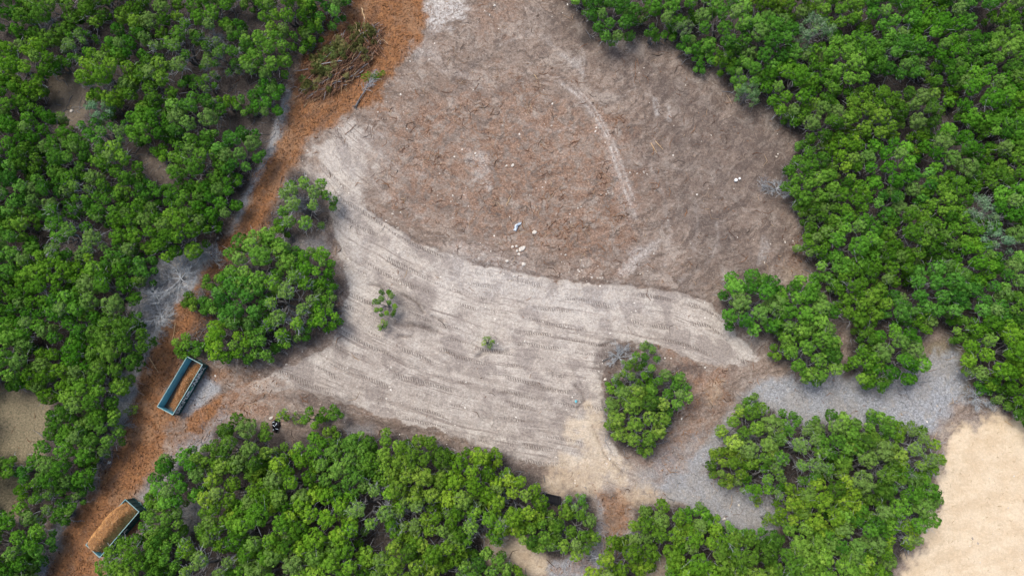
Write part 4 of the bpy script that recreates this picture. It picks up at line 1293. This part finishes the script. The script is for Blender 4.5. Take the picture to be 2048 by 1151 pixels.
# woodland continuing beyond the frame, one mass
def outer_wood():
    r = np.random.RandomState(9)
    pr = [p['parts'][1][1] for p in PROTO['large'][:3] + PROTO['mid'][:2]]
    data = []
    for me in pr:
        v = np.empty(len(me.vertices) * 3, dtype=np.float32)
        me.vertices.foreach_get('co', v)
        t = np.empty(len(me.vertices), dtype=np.float32)
        me.attributes['tone'].data.foreach_get('value', t)
        v = v.reshape(-1, 3, 3)
        t = t.reshape(-1, 3)
        k = r.rand(len(v)) < 0.45
        v = v[k]
        c = v.mean(1, keepdims=True)
        v = c + (v - c) * 1.5
        data.append((v.reshape(-1, 3), t[k].ravel()))
    Vs, ts, pl = [], [], []
    for _ in range(5000):
        px, py = r.uniform(-190, 2240), r.uniform(-170, 1300)
        if -52 < px < 2100 and -56 < py < 1204:
            continue
        if (690 < px < 1130 and py < 0) or (px > 1740 and py > 850) or (60 < px < 230 and py > 1100) or (1060 < px < 1340 and py > 1100):
            continue
        if any((px - a) ** 2 + (py - b) ** 2 < 52 ** 2 for a, b in pl):
            continue
        pl.append((px, py))
        v, t = data[r.randint(len(data))]
        p = at(px, py, 2.8)
        s = r.uniform(0.9, 1.15)
        a = r.uniform(0, 6.283)
        ca, sa = math.cos(a), math.sin(a)
        Vs.append(np.stack([(v[:, 0] * ca - v[:, 1] * sa) * s + p.x, (v[:, 0] * sa + v[:, 1] * ca) * s + p.y, v[:, 2] * s], -1))
        ts.append(t)
    V = np.concatenate(Vs)
    o = link('woodland', np_mesh('woodland', V, np.arange(len(V)).reshape(-1, 3), MAT['juniper'], {'tone': np.concatenate(ts)}))
    tag(o, 'juniper woodland carrying on past the edges of the photo', 'wood', kind='stuff')


outer_wood()


# ------------------------------------------------------------------ dumpsters
def stroke(mb, pts, wd=0.06, th=0.012):
    """pts in (u,v) on a wall plane; converted by caller into 3-D segments"""
    out = []
    for (a, b) in zip(pts[:-1], pts[1:]):
        out.append((a, b, wd, th))
    return out


def dumpster(corners, H, label, style):
    W3 = [at(x, y, H) for x, y in corners]       # rim corners: low-left, top-left, top-right, low-right
    c = sum(W3, Vector()) / 4
    lu = ((W3[1] - W3[0]) + (W3[2] - W3[3])).normalized()
    lu.z = 0
    lu.normalize()
    L = ((W3[1] - W3[0]).length + (W3[2] - W3[3]).length) / 2
    Wd = ((W3[2] - W3[1]).length + (W3[3] - W3[0]).length) / 2
    print('dumpster', L, Wd)
    root = empty('dumpster', (c.x, c.y, ground_z(c.x, c.y)), math.atan2(lu.y, lu.x))
    tag(root, label, 'dumpster', 'roll-off dumpsters on the mulch track')
    hl, hw, T = L / 2, Wd / 2, 0.045
    z0 = 0.18
    m = MB()
    m.box((0, 0, z0 - 0.03), (hl - 0.02, hw - 0.02, 0.03))
    m.build('floor', MAT['steel_floor'], root)
    m = MB()
    for s in (-1, 1):
        m.box((0, s * hw * 0.45, 0.075), (hl - 0.1, 0.06, 0.07))
    m.build('skid_rails', MAT['steel_out'], root)
    for s in (-1, 1):
        for kind in ('out', 'in'):
            m = MB()
            if kind == 'out':
                m.box((0, s * (hw - T * 0.25), (z0 + H) / 2), (hl, T * 0.25, (H - z0) / 2))
                for k in range(9):                # vertical stiffening ribs
                    x = -hl + 0.12 + k * (2 * hl - 0.24) / 8
                    if style == 'scribble' and s < 0 and 0 < k < 8:
                        continue
                    m.box((x, s * (hw + 0.03), (z0 + H) / 2 - 0.06), (0.045, 0.0305, (H - z0) / 2 - 0.07))
                m.box((0, s * (hw + 0.035), z0 + 0.03), (hl + 0.01, 0.036, 0.06))
                o = m.build('side_wall', MAT['steel_out'], root)
            else:
                m.box((0, s * (hw - T * 0.78), (z0 + H) / 2), (hl - T, T * 0.25, (H - z0) / 2 - 0.003))
                o = m.build('wall_lining', MAT['steel_in'], root)
        m = MB()
        m.box((0, s * hw, H + 0.03), (hl + 0.035, 0.038, 0.033))
        m.build('top_rail', MAT['steel_rim'], root)
    for s in (-1, 1):
        m = MB()
        m.box((s * (hl - T * 0.25), 0, (z0 + H) / 2), (T * 0.25, hw - 0.03, (H - z0) / 2))
        for k in range(4):
            m.box((s * (hl + 0.03), -hw + 0.15 + k * (2 * hw - 0.3) / 3, (z0 + H) / 2 - 0.05), (0.0305, 0.045, (H - z0) / 2 - 0.07))
        m.box((s * (hl + 0.035), 0, z0 + 0.03), (0.036, hw - 0.03, 0.06))
        door = m.build('end_door' if s < 0 else 'front_wall', MAT['steel_out'], root)
        m = MB()
        m.box((s * (hl - T * 0.78), 0, (z0 + H) / 2), (T * 0.25, hw - T * 1.1, (H - z0) / 2 - 0.003))
        m.build('wall_lining', MAT['steel_in'], root)
        m = MB()
        m.box((s * hl, 0, H + 0.028), (0.036, hw - 0.039, 0.032))
        m.build('top_rail', MAT['steel_rim'], root)
        if s < 0:
            m = MB()
            for q in (-1, 1):
                m.tube([(-hl - 0.08, q * hw * 0.85, z0 + 0.1), (-hl - 0.08, q * hw * 0.85, H - 0.1)], 0.035, 8)
            m.build('hinge', MAT['steel_rim'], door)
        else:
            m = MB()
            m.tube([(hl + 0.10, -0.25, 0.35), (hl + 0.22, 0, 0.35), (hl + 0.10, 0.25, 0.35)], 0.03, 7)
            m.build('pull_hook', MAT['steel_rim'], door)
    # painted marks on the wall that faces the clearing (local -y side)
    wy = -hw - 0.004
    mk_, mg_ = MB(), MB()

    def seg(mb, a, b, wd=0.05):
        wd *= 1.9
        a, b = Vector((a[0], wy, a[1])), Vector((b[0], wy, b[1]))
        d = b - a
        if d.length < 1e-4:
            return
        l_ = d.length
        d.normalize()
        mb.box((a + b) / 2, (l_ / 2 + wd * 0.4, 0.004, wd / 2), (d, Vector((0, 1, 0)), d.cross(Vector((0, 1, 0)))))

    def path(mb, pts, wd=0.05):
        for a, b in zip(pts[:-1], pts[1:]):
            seg(mb, a, b, wd)

    def ring(mb, cx, cz, rx, rz, wd=0.05, a0=0, a1=360):
        path(mb, [(cx + rx * math.cos(R_(a)), cz + rz * math.sin(R_(a))) for a in np.linspace(a0, a1, 13)], wd)

    zc = z0 + (H - z0) * 0.52
    hz = (H - z0) * 0.30
    if style == 'scribble':
        # hand-painted loops and zigzags along the whole wall, as far as they can be made out
        X = lambda f: -hl + f * 2 * hl
        ring(mk_, X(0.055), zc, 0.30, hz)
        ring(mk_, X(0.055), zc, 0.13, hz * 0.45, 0.05, 90, 270)
        seg(mk_, (X(0.045), zc), (X(0.08), zc))
        path(mk_, [(X(0.115), zc - hz), (X(0.165), zc + hz * 0.8)])
        path(mk_, [(X(0.115), zc + hz * 0.8), (X(0.165), zc - hz)])
        ring(mk_, X(0.14), zc - hz * 0.1, 0.16, hz * 0.9, 0.05, -60, 200)
        ring(mk_, X(0.215), zc + hz * 0.5, 0.19, hz * 0.5, 0.05, -90, 180)
        ring(mk_, X(0.215), zc - hz * 0.45, 0.21, hz * 0.5, 0.05, -180, 90)
        path(mk_, [(X(0.255), zc - hz), (X(0.27), zc + hz), (X(0.295), zc - hz * 0.2), (X(0.315), zc + hz), (X(0.33), zc - hz)])
        ring(mk_, X(0.365), zc, 0.17, hz * 0.95)
        path(mk_, [(X(0.33), zc - hz * 1.05), (X(0.54), zc - hz * 1.05)], 0.05)
        # filled plate with a green frame in the middle
        mk_.box((X(0.425), wy, zc + hz * 0.1), (0.33, 0.004, hz * 0.55))
        mg_.box((X(0.52), wy, zc + hz * 0.1), (0.30, 0.004, hz * 0.62))
        mk_.box((X(0.575), wy, zc + hz * 0.45), (0.14, 0.004, hz * 0.30))
        path(mk_, [(X(0.46), zc - hz * 0.75), (X(0.60), zc - hz * 0.75)], 0.05)
        path(mk_, [(X(0.61), zc - hz), (X(0.635), zc + hz), (X(0.665), zc - hz), (X(0.67), zc - hz * 0.1), (X(0.625), zc - hz * 0.1)], 0.08)
        path(mk_, [(X(0.685), zc - hz), (X(0.71), zc + hz), (X(0.74), zc - hz)], 0.08)
        seg(mk_, (X(0.695), zc - hz * 0.2), (X(0.73), zc - hz * 0.2), 0.08)
        path(mk_, [(X(0.76), zc - hz), (X(0.765), zc + hz), (X(0.80), zc - hz * 0.8), (X(0.81), zc + hz)], 0.08)
        path(mk_, [(X(0.825), zc + hz), (X(0.83), zc - hz), (X(0.855), zc + hz * 0.2), (X(0.86), zc - hz)], 0.06)
        ring(mk_, X(0.905), zc, 0.16, hz * 0.7)
        path(mk_, [(X(0.93), zc - hz * 0.5), (X(0.955), zc - hz * 1.1)], 0.05)
        seg(mk_, (X(0.885), zc + hz * 0.9), (X(0.95), zc + hz * 0.9), 0.05)
        mg_.build('painted_panel', MAT['green_paint'], root)
    else:
        # a short line of small white lettering low on the wall, too small to read
        x = -hl * 0.28
        rr = random.Random(4)
        while x < hl * 0.22:
            wl = rr.uniform(0.10, 0.15)
            path(mk_, [(x, zc - 0.10), (x, zc + 0.12), (x + wl * 0.8, zc + 0.12 * rr.uniform(0.3, 1)), (x + wl * 0.7, zc - 0.10 * rr.uniform(0, 1))], 0.035)
            x += wl + 0.05
    mk_.build('painted_marks', MAT['white_paint'], root)
    return root, L, Wd, c, math.atan2(lu.y, lu.x)


def heap(root_loc, ang, L, Wd, zbase, fn, mat, label, seed, spill=False):
    n, m_ = 90, 36
    r = np.random.RandomState(seed)
    U, Vv = np.meshgrid(np.linspace(-1, 1, n), np.linspace(-1, 1, m_), indexing='ij')
    x, y = U * (L / 2 - 0.10), Vv * (Wd / 2 - 0.08)
    z = fn(U, Vv) + 0.15 * fbm(x + 40, y + 40, 1.3, 5, seed, 0.75)
    z = np.maximum(z, zbase)
    if spill:
        x = x - 0.30 * sstep(-U, 0.82, 1.0) * np.exp(-((Vv - 0.25) / 0.42) ** 2)
        y = y + 0.20 * sstep(Vv, 0.80, 1.0) * np.exp(-(U / 0.72) ** 4)
    V = np.stack([x, y, z], -1).reshape(-1, 3)
    ii = np.arange(n * m_).reshape(n, m_)
    q = np.stack([ii[:-1, :-1], ii[1:, :-1], ii[1:, 1:], ii[:-1, 1:]], -1).reshape(-1, 4)
    o = link('mulch_heap', np_mesh('mulch_heap', V, q, mat, smooth=True))
    o.location = root_loc
    o.rotation_euler = (0, 0, ang)
    tag(o, label, 'mulch', 'mulch loads in the dumpsters')
    # loose splinters on the heap as part of it
    k = 2600
    i, j = r.randint(2, n - 2, k), r.randint(2, m_ - 2, k)
    P0 = np.stack([x[i, j], y[i, j], z[i, j] + 0.02], -1) + r.normal(0, 0.03, (k, 3)) * [1, 1, 0.3]
    a = r.uniform(0, 6.283, k)
    Ln = 0.06 + 0.28 * r.rand(k) ** 2
    d = np.stack([np.cos(a), np.sin(a), r.uniform(-.2, .35, k)], -1) * Ln[:, None]
    s = np.stack([-np.sin(a), np.cos(a), np.zeros(k)], -1) * 0.025
    V = np.stack([P0 - s, P0 + s, P0 + d], 1).reshape(-1, 3)
    sp = link('splinters', np_mesh('splinters', V, np.arange(3 * k).reshape(-1, 3), MAT['chip_orange'], {'tone': np.repeat(np.clip(r.normal(0.6, 0.22, k), 0, 1), 3)}), o)
    sp['kind'] = 'stuff'


D1 = [(315.9, 812.3), (374.8, 713.6), (406.1, 728.2), (346.3, 829.0)]
D2 = [(170.9, 1089.5), (252.2, 997.8), (277.9, 1022.1), (202.1, 1112.5)]
H1, H2 = 1.55, 1.75
r1, L1, W1, c1_, a1 = dumpster(D1, H1, 'dark green open dumpster with white scribbles on its side, half full of mulch', 'scribble')
r2, L2, W2, c2_, a2 = dumpster(D2, H2, 'dark green open dumpster heaped above its rim with orange mulch, lower left', 'line')
heap(r1.location, a1, L1, W1, 0.04, lambda U, V: -0.02 + 1.0 * np.exp(-((V + 0.10) / 0.74) ** 2) * (1 - 0.9 * np.abs(U) ** 4) * (0.85 + 0.22 * np.sin(U * 5 + 1)), MAT['mulch_dark'],
     'low brown heap of wood mulch inside the dumpster with scribbles', 31)
heap(r2.location, a2, L2, W2, 0.30, lambda U, V: 0.45 + 2.0 * np.exp(-(np.abs(V - 0.45) / 1.02) ** 4) * (1 - 0.62 * np.clip(U, 0, 1) ** 6 - 0.40 * np.clip(-U, 0, 1) ** 6) * (0.95 + 0.07 * np.sin(U * 6)), MAT['mulch_light'],
     'tall fresh orange heap of wood mulch overfilling the lower left dumpster', 32, True)


# ------------------------------------------------------------------ brush pile
def brush_pile():
    r = np.random.RandomState(44)
    A, B = at(612, 185), at(752, 62)
    c = (A + B) / 2
    ax = (B - A).normalized()
    ay = Vector((-ax.y, ax.x, 0))
    hl, hw, hh = (B - A).length / 2 + 0.4, 3.1, 1.9
    root = empty('brush_pile', (c.x, c.y, ground_z(c.x, c.y)), math.atan2(ax.y, ax.x))
    tag(root, 'big heap of uprooted juniper branches beside the top of the orange track', 'brush pile')

    def top(u, v):
        return max(0.0, hh * (1 - (u / hl) ** 2) * (1 - (v / hw) ** 2)) ** 0.8 + 0.05
    mb, mp, md = MB(), MB(), MB()
    for k in range(1600):
        u = r.uniform(-1, 1) * hl
        v = r.uniform(-1, 1) * hw * math.sqrt(max(0.05, 1 - (u / hl) ** 2))
        z = top(u, v) * r.uniform(0.35, 1.02)
        a = r.normal(0.05, 0.40) + (math.pi if r.rand() < 0.5 else 0) + (1.2 if u > hl * 0.55 and r.rand() < 0.5 else 0)
        L = 0.8 + 2.6 * r.rand() ** 1.5
        d = np.array([math.cos(a), math.sin(a), r.normal(0, 0.13)])
        p0 = np.array([u, v, z]) - d * L / 2
        p1 = p0 + d * L
        p0[2], p1[2] = max(0.05, p0[2]), max(0.05, p1[2])
        rad = 0.018 + 0.045 * r.rand() ** 2.5
        q = r.rand()
        (mp if q < 0.08 else (md if q < 0.15 else mb)).tube(limb(r, p0, p1, 5, 0.10), [rad, rad * .9, rad * .8, rad * .6, rad * .3], 4, tone=r.rand() * 0.75)
    mb.build('branches', MAT['cutwood'], root)
    mp.build('split_wood', MAT['palewood'], root)
    md.build('grey_branches', MAT['dead'], root)
    lobes = []
    for k in range(95):
        u = r.uniform(-0.95, 0.9) * hl
        v = (r.uniform(-0.25, 0.85) if r.rand() < 0.7 else r.uniform(-0.9, 0.9)) * hw * math.sqrt(max(0.05, 1 - (u / hl) ** 2))
        lobes.append((np.array([u, v, top(u, v) * 0.92]), 0.22 + 0.30 * r.rand(), unit(np.array([0.6 * r.choice([-1, 1]), 0.3 * r.normal(), 0.7])), float(np.clip(r.normal(0.48, 0.22), 0, 1))))
    V, Fc, t = foliage(r, lobes, 420, leaf=(0.16, 0.40), wid=(0.025, 0.05), tufts=8, spread=0.5, skirt=0.4)
    link('cut_foliage', np_mesh('cut_foliage', V, Fc, MAT['cut_leaf'], t), root)
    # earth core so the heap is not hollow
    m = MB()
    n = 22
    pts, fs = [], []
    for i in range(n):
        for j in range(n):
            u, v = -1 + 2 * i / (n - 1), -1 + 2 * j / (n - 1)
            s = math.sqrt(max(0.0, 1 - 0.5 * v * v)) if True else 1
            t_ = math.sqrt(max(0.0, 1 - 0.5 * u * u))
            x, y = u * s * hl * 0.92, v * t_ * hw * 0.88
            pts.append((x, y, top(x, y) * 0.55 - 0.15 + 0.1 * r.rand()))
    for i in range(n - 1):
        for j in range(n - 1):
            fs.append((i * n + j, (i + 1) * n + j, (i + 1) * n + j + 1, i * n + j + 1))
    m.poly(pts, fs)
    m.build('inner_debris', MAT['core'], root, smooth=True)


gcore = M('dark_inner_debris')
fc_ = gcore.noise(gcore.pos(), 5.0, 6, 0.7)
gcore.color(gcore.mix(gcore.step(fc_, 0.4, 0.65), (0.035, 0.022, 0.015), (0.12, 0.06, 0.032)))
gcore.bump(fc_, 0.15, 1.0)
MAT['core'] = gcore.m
brush_pile()

# the uprooted juniper lying at the lower right of the pile
rt = at(712, 213)
tp = at(752, 150)
dv = (tp - rt)
root = empty('uprooted_juniper', (rt.x, rt.y, ground_z(rt.x, rt.y)), math.atan2(dv.y, dv.x))
tag(root, 'uprooted grey juniper lying with green tip beside the brush pile', 'tree', 'junipers and scrub')
r = np.random.RandomState(61)
L = dv.length
m = MB()
m.tube(limb(r, (0, 0, 0.18), (L * 0.8, 0, 0.45), 6, 0.03), [0.13, 0.11, 0.09, 0.07, 0.05, 0.02], 7)
for k in range(9):
    a = r.uniform(0, 6.283)
    m.tube(limb(r, (0, 0, 0.2), (-0.25 - 0.15 * r.rand(), 0.35 * math.cos(a), 0.25 + 0.3 * math.sin(a)), 4, 0.2), [0.06, 0.045, 0.03, 0.012], 5)
m.build('trunk', MAT['bark'], root)
m = MB()
for k in range(34):
    x = L * r.uniform(0.35, 0.9)
    a = r.uniform(-1.1, 1.1)
    branch_fan(r, m, np.array([x, 0, 0.4]), np.array([math.cos(a), math.sin(a), 0.25]), 0.9, 0.022, 1)
m.build('bare_branches', MAT['dead'], root)
lobes = [(np.array([L * f, o, 0.65]), rr, unit(np.array([0.8, o * 0.6, 0.5])), tn) for f, o, rr, tn in ((0.86, 0.55, .45, .6), (0.98, -0.5, .45, .55), (0.75, 0.95, .38, .6), (1.08, -0.9, .35, .5), (0.9, -0.1, .30, .35))]
V, Fc, t = foliage(r, lobes, 380)
link('crown', np_mesh('crown', V, Fc, MAT['juniper'], t), root)

# loose sticks one can pick out -----------------------------------------------------------------
LOGS = [
    ((1302, 286), (1313, 306), 0.05, 'palewood', 'pale split pole left of another pale pole on the cleared earth'),
    ((1310, 282), (1326, 300), 0.05, 'palewood', 'pale split pole right of another pale pole on the cleared earth'),
    ((1272, 122), (1268, 170), 0.04, 'cutwood', 'long thin dark stick upright in the photo below the upper right trees'),
    ((1205, 722), (1245, 702), 0.07, 'bark', 'grey log lying on dark earth beside the bare shrub'),
    ((1068, 150), (1075, 160), 0.05, 'palewood', 'short pale stick in the upper middle of the cleared earth'),
    ((352, 645), (345, 690), 0.04, 'palewood', 'thin pale stick lying along the orange track near the scribbled dumpster'),
    ((300, 715), (318, 745), 0.05, 'palewood', 'pale broken stick on the orange track left of the scribbled dumpster'),
    ((2008, 842), (2024, 852), 0.06, 'palewood', 'short whitish stick on the sand below the right wood corner'),
    ((590, 75), (640, 120), 0.05, 'dead', 'grey pole sticking out from the back of the brush pile'),
    ((608, 215), (622, 195), 0.05, 'palewood', 'forked pale branch on orange mulch below the brush pile'),
    ((1013, 410), (1022, 390), 0.05, 'palewood', 'pale orange stick in the cleared earth above the white sheet'),
    ((690, 270), (712, 250), 0.04, 'cutwood', 'thin red brown stick at the pale corner below the brush pile'),
    ((415, 722), (452, 712), 0.05, 'palewood', 'pale stick under the trees by the scribbled dumpster top'),
    ((728, 30), (735, 52), 0.09, 'palewood', 'pale broken log at the top tip of the brush pile'),
    ((136, 1040), (170, 1041), 0.04, 'dead', 'thin grey pole lying across the orange track in the lower left'),
]
r = np.random.RandomState(71)
for (a, b, rad, mt, lab) in LOGS:
    A, B = at(*a), at(*b)
    L = (B - A).length
    za = ground_z(A.x, A.y) + rad
    root_ = MB()
    root_.tube(limb(r, (0, 0, rad), (L, 0, rad + 0.03), 6, 0.03), [rad, rad * .95, rad * .9, rad * .8, rad * .65, rad * .4], 6, tone=0.4)
    for q in range(2):
        x = L * r.uniform(0.3, 0.8)
        root_.tube([(x, 0, rad), (x + 0.3 * L * 0.4, 0.12 * L * r.choice([-1, 1]), rad + 0.1)], [rad * 0.5, rad * 0.2], 5, tone=0.4)
    o = root_.build('stick', MAT[mt])
    o.location = (A.x, A.y, ground_z(A.x, A.y) + (1.4 if 'tip of the brush' in lab else 0))
    o.rotation_euler = (0, 0, math.atan2(B.y - A.y, B.x - A.x))
    tag(o, lab, 'stick', 'loose sticks')


# ------------------------------------------------------------------ rocks
def rock(px, py, sz, label, seed, flat=0.6, elong=1.0, ang=0.0):
    r = np.random.RandomState(seed)
    import bmesh
    bm = bmesh.new()
    bmesh.ops.create_icosphere(bm, subdivisions=3, radius=1.0)
    ph = r.uniform(0, 6, 9)
    pl = [unit(r.normal(size=3)) for _ in range(9)]
    cut = r.uniform(0.55, 0.95, 9)
    for v in bm.verts:
        p = np.array(v.co)
        for n_, k in zip(pl, cut):
            d = p.dot(n_)
            if d > k:
                p = p - n_ * (d - k) * 0.9
        p *= 1 + 0.05 * math.sin(p[0] * 9 + ph[0]) * math.sin(p[1] * 8 + ph[1])
        v.co = (p[0] * sz * elong, p[1] * sz, p[2] * sz * flat)
    me = bpy.data.meshes.new('rock')
    bm.to_mesh(me)
    bm.free()
    me.materials.append(MAT['limestone'])
    o = link('rock', me)
    p = at(px, py)
    o.location = (p.x, p.y, ground_z(p.x, p.y) + sz * flat * 0.35)
    o.rotation_euler = (0, 0, ang)
    tag(o, label, 'rock', 'white rocks on the cleared earth')


ROCKS = [
    (1043, 497, 0.38, 'largest elongated white rock of the rubble below the white sheet', 1, 0.6, 1.7, 0.5),
    (1034, 502, 0.26, 'white upright wedge rock just left of the largest white rock', 2, 0.9, 0.7, 0.2),
    (1025, 493, 0.22, 'small white rock leftmost above the rubble', 3, 0.7, 1.0, 0.0),
    (1033, 492, 0.20, 'small white rock in the middle of the rubble top', 4, 0.7, 1.0, 0.6),
    (1069, 464, 0.30, 'pale flat rock right of the white sheet', 5, 0.5, 1.2, 0.4),
    (1047, 528, 0.30, 'pale rock on the bank edge below the rubble', 6, 0.6, 1.3, 0.3),
    (1038, 508, 0.20, 'pale rock below the wedge rock in the rubble', 7, 0.6, 1.2, 0.0),
    (1014, 522, 0.22, 'grey white rock on the bank edge left of the rubble', 8, 0.6, 1.2, 0.0),
    (1013, 331, 0.18, 'white rock alone in the brown earth far above the white sheet', 9, 0.6, 1.2, 0.8),
    (1025, 330, 0.24, 'pale flat rock right of the lone white rock above the white sheet', 10, 0.5, 1.2, 0.8),
    (1330, 716, 0.17, 'left white rock of two beyond the thin tufted juniper', 11, 0.7, 1.0, 0.0),
    (1342, 716, 0.14, 'right white rock of two beyond the thin tufted juniper', 12, 0.7, 1.0, 0.0),
    (218, 924, 0.26, 'white rock at the left edge of the orange track', 13, 0.6, 1.2, 0.4),
    (143, 222, 0.26, 'grey rock in the pale gap of the upper left wood', 14, 0.6, 1.1, 0.4),
    (542, 835, 0.22, 'pale rock just above and left of the black rubbish bag', 15, 0.6, 1.4, 0.6),
    (1210, 758, 0.22, 'white rock on the left of the half dead juniper', 16, 0.6, 1.2, 0.3),
    (1198, 772, 0.15, 'small white rock left of the tyre track clump', 17, 0.6, 1.2, 0.3),
    (1448, 1037, 0.24, 'white rock on grey mulch above the bottom right clump', 18, 0.6, 1.3, 0.0),
    (1851, 1060, 0.24, 'white rock on grey litter beside the sand right of the bottom clump', 19, 0.6, 1.1, 0.0),
    (1478, 1009, 0.15, 'small white rock on grey mulch near the small green shrub', 20, 0.6, 1.1, 0.0),
    (989, 11, 0.20, 'white rock near the top edge of the cleared earth', 21, 0.6, 1.1, 0.0),
    (1156, 416, 0.14, 'small white rock in brown earth right of the white sheet', 22, 0.6, 1.1, 0.0),
    (1468, 377, 0.10, 'tiny white rock below the white bucket', 23, 0.6, 1.1, 0.0),
]
for a in ROCKS:
    rock(a[0], a[1], a[2] * 0.82, *a[3:])


# ------------------------------------------------------------------ rubbish
def crumple(name, outline, px, py, S, mat, label, cat, seed, hgt=0.2):
    """a crumpled sheet with folds and thickness; outline in metres"""
    r = np.random.RandomState(seed)
    n = len(outline)
    cx, cy = np.mean(outline, 0)
    pts, fs = [], []
    rings = 5
    for k in range(rings):
        f = 1 - k / rings
        for i, (x, y) in enumerate(outline):
            z = hgt * (0.25 + 0.75 * r.rand()) * (0.25 if k == 0 else 1.0)
            pts.append((cx + (x - cx) * f * S + 0.03 * r.normal(), cy + (y - cy) * f * S + 0.03 * r.normal(), z))
    pts.append((cx, cy, hgt))
    for k in range(rings - 1):
        for i in range(n):
            j = (i + 1) % n
            fs.append((k * n + i, k * n + j, (k + 1) * n + j, (k + 1) * n + i))
    for i in range(n):
        fs.append(((rings - 1) * n + i, (rings - 1) * n + (i + 1) % n, len(pts) - 1))
    m = MB()
    m.poly(pts, fs)
    o = m.build(name, mat)
    sm = o.modifiers.new('thickness', 'SOLIDIFY')
    sm.thickness = 0.012
    p = at(px, py)
    o.location = (p.x, p.y, ground_z(p.x, p.y) + 0.03)
    tag(o, label, cat)
    return o


crumple('plastic_sheet', [(0.62, 0.52), (0.30, 0.50), (0.05, 0.38), (-0.18, 0.20), (-0.30, 0.02), (-0.25, -0.12), (-0.45, -0.50), (-0.15, -0.62), (0.02, -0.30), (0.10, -0.05), (0.32, 0.20), (0.48, 0.34)],
        1034, 453, 1.0, MAT['lavender_plastic'], 'torn white plastic sheet lying in the middle of the brown earth', 'plastic sheet', 3, 0.32)
crumple('plastic_scrap', [(0.2, 0.15), (-0.1, 0.22), (-0.24, 0.0), (-0.1, -0.2), (0.18, -0.16)], 1152, 802, 0.7, MAT['cyan_plastic'],
        'small cyan plastic scrap on the lower right graded earth', 'plastic scrap', 4, 0.12)
bag = crumple('rubbish_bag', [(0.25, 1.0), (-0.1, 0.95), (-0.45, 0.55), (-0.55, 0.1), (-0.35, -0.4), (-0.2, -0.9), (0.2, -0.95), (0.45, -0.4), (0.65, 0.1), (0.5, 0.6)], 552, 851, 0.85,
              MAT['black_plastic'], 'crumpled black rubbish bag with pale folds at the edge of dark soil', 'rubbish bag', 5, 0.45)
m = MB()
for (x, y, a, l_) in ((-0.15, 0.42, 0.4, 0.16), (0.18, 0.18, 1.2, 0.20), (-0.08, 0.02, -0.6, 0.2), (-0.1, -0.45, 1.0, 0.12), (0.3, -0.35, -0.3, 0.2)):
    d = Vector((math.cos(a), math.sin(a), 0.1)).normalized()
    s_ = Vector((-d.y, d.x, 0)).normalized()
    m.box((x, y, 0.47), (l_ * 0.8, 0.028, 0.012), (d, s_, d.cross(s_)))
m.build('torn_lining', MAT['lavender_plastic'], bag)


def bucket(px, py, rad, h, label):
    p = at(px, py)
    root = empty('bucket', (p.x, p.y, ground_z(p.x, p.y)))
    tag(root, label, 'bucket', 'white buckets')
    m = MB()
    prof = [(rad * 0.86, 0.0), (rad * 0.98, h * 0.9), (rad * 0.98, h)]
    n = 28
    pts, fs = [], []
    for (q, z) in prof:
        for k in range(n):
            pts.append((q * math.cos(6.2832 * k / n), q * math.sin(6.2832 * k / n), z))
    for i in range(len(prof) - 1):
        for k in range(n):
            k2 = (k + 1) % n
            fs.append((i * n + k, i * n + k2, (i + 1) * n + k2, (i + 1) * n + k))
    m.poly(pts, fs)
    m.build('body', MAT['white_plastic'], root, smooth=True)
    m = MB()
    m.tube([(0, 0, h), (0, 0, h + 0.025)], rad * 1.04, n)
    m.tube([(0, 0, h + 0.025), (0, 0, h + 0.04)], rad * 0.16, 12)
    m.build('lid', MAT['white_plastic'], root)


bucket(1470.4, 361.5, 0.19, 0.36, 'larger white lidded bucket left of a smaller one on the dark cleared earth')
bucket(1478.2, 358.0, 0.13, 0.22, 'smaller white lidded bucket right of a larger one on dark cleared earth')

# black bin under the pale juniper at the sandy exit
A, B = at(1087, 993), at(1113, 999)
dv = (B - A)
cc = at(1101, 996)
root = empty('black_bin', (cc.x, cc.y, ground_z(cc.x, cc.y)), math.atan2(dv.y, dv.x))
tag(root, 'black rectangular open bin half hidden under juniper at the sandy exit', 'bin')
hl, hw, h = 0.98, 0.44, 0.62
m = MB()
m.box((0, 0, 0.08), (hl - 0.04, hw - 0.04, 0.03))
m.build('floor', MAT['black_plastic'], root)
for s in (-1, 1):
    m = MB()
    m.box((0, s * hw, h / 2 + 0.02), (hl, 0.03, h / 2))
    m.box((0, s * (hw + 0.035), h), (hl + 0.05, 0.035, 0.03))
    m.build('side_wall', MAT['black_plastic'], root)
    m = MB()
    m.box((s * (hl - 0.03), 0, h / 2 + 0.018), (0.03, hw - 0.032, h / 2))
    m.box((s * (hl + 0.035), 0, h - 0.002), (0.032, hw - 0.002, 0.028))
    m.build('end_wall', MAT['black_plastic'], root)
m = MB()
for k in range(4):
    m.box((-hl * 0.7 + k * hl * 0.46, 0, 0.13), (0.04, hw - 0.06, 0.02))
m.build('floor_ribs', MAT['black_plastic'], root)
print('objects', len(bpy.data.objects))
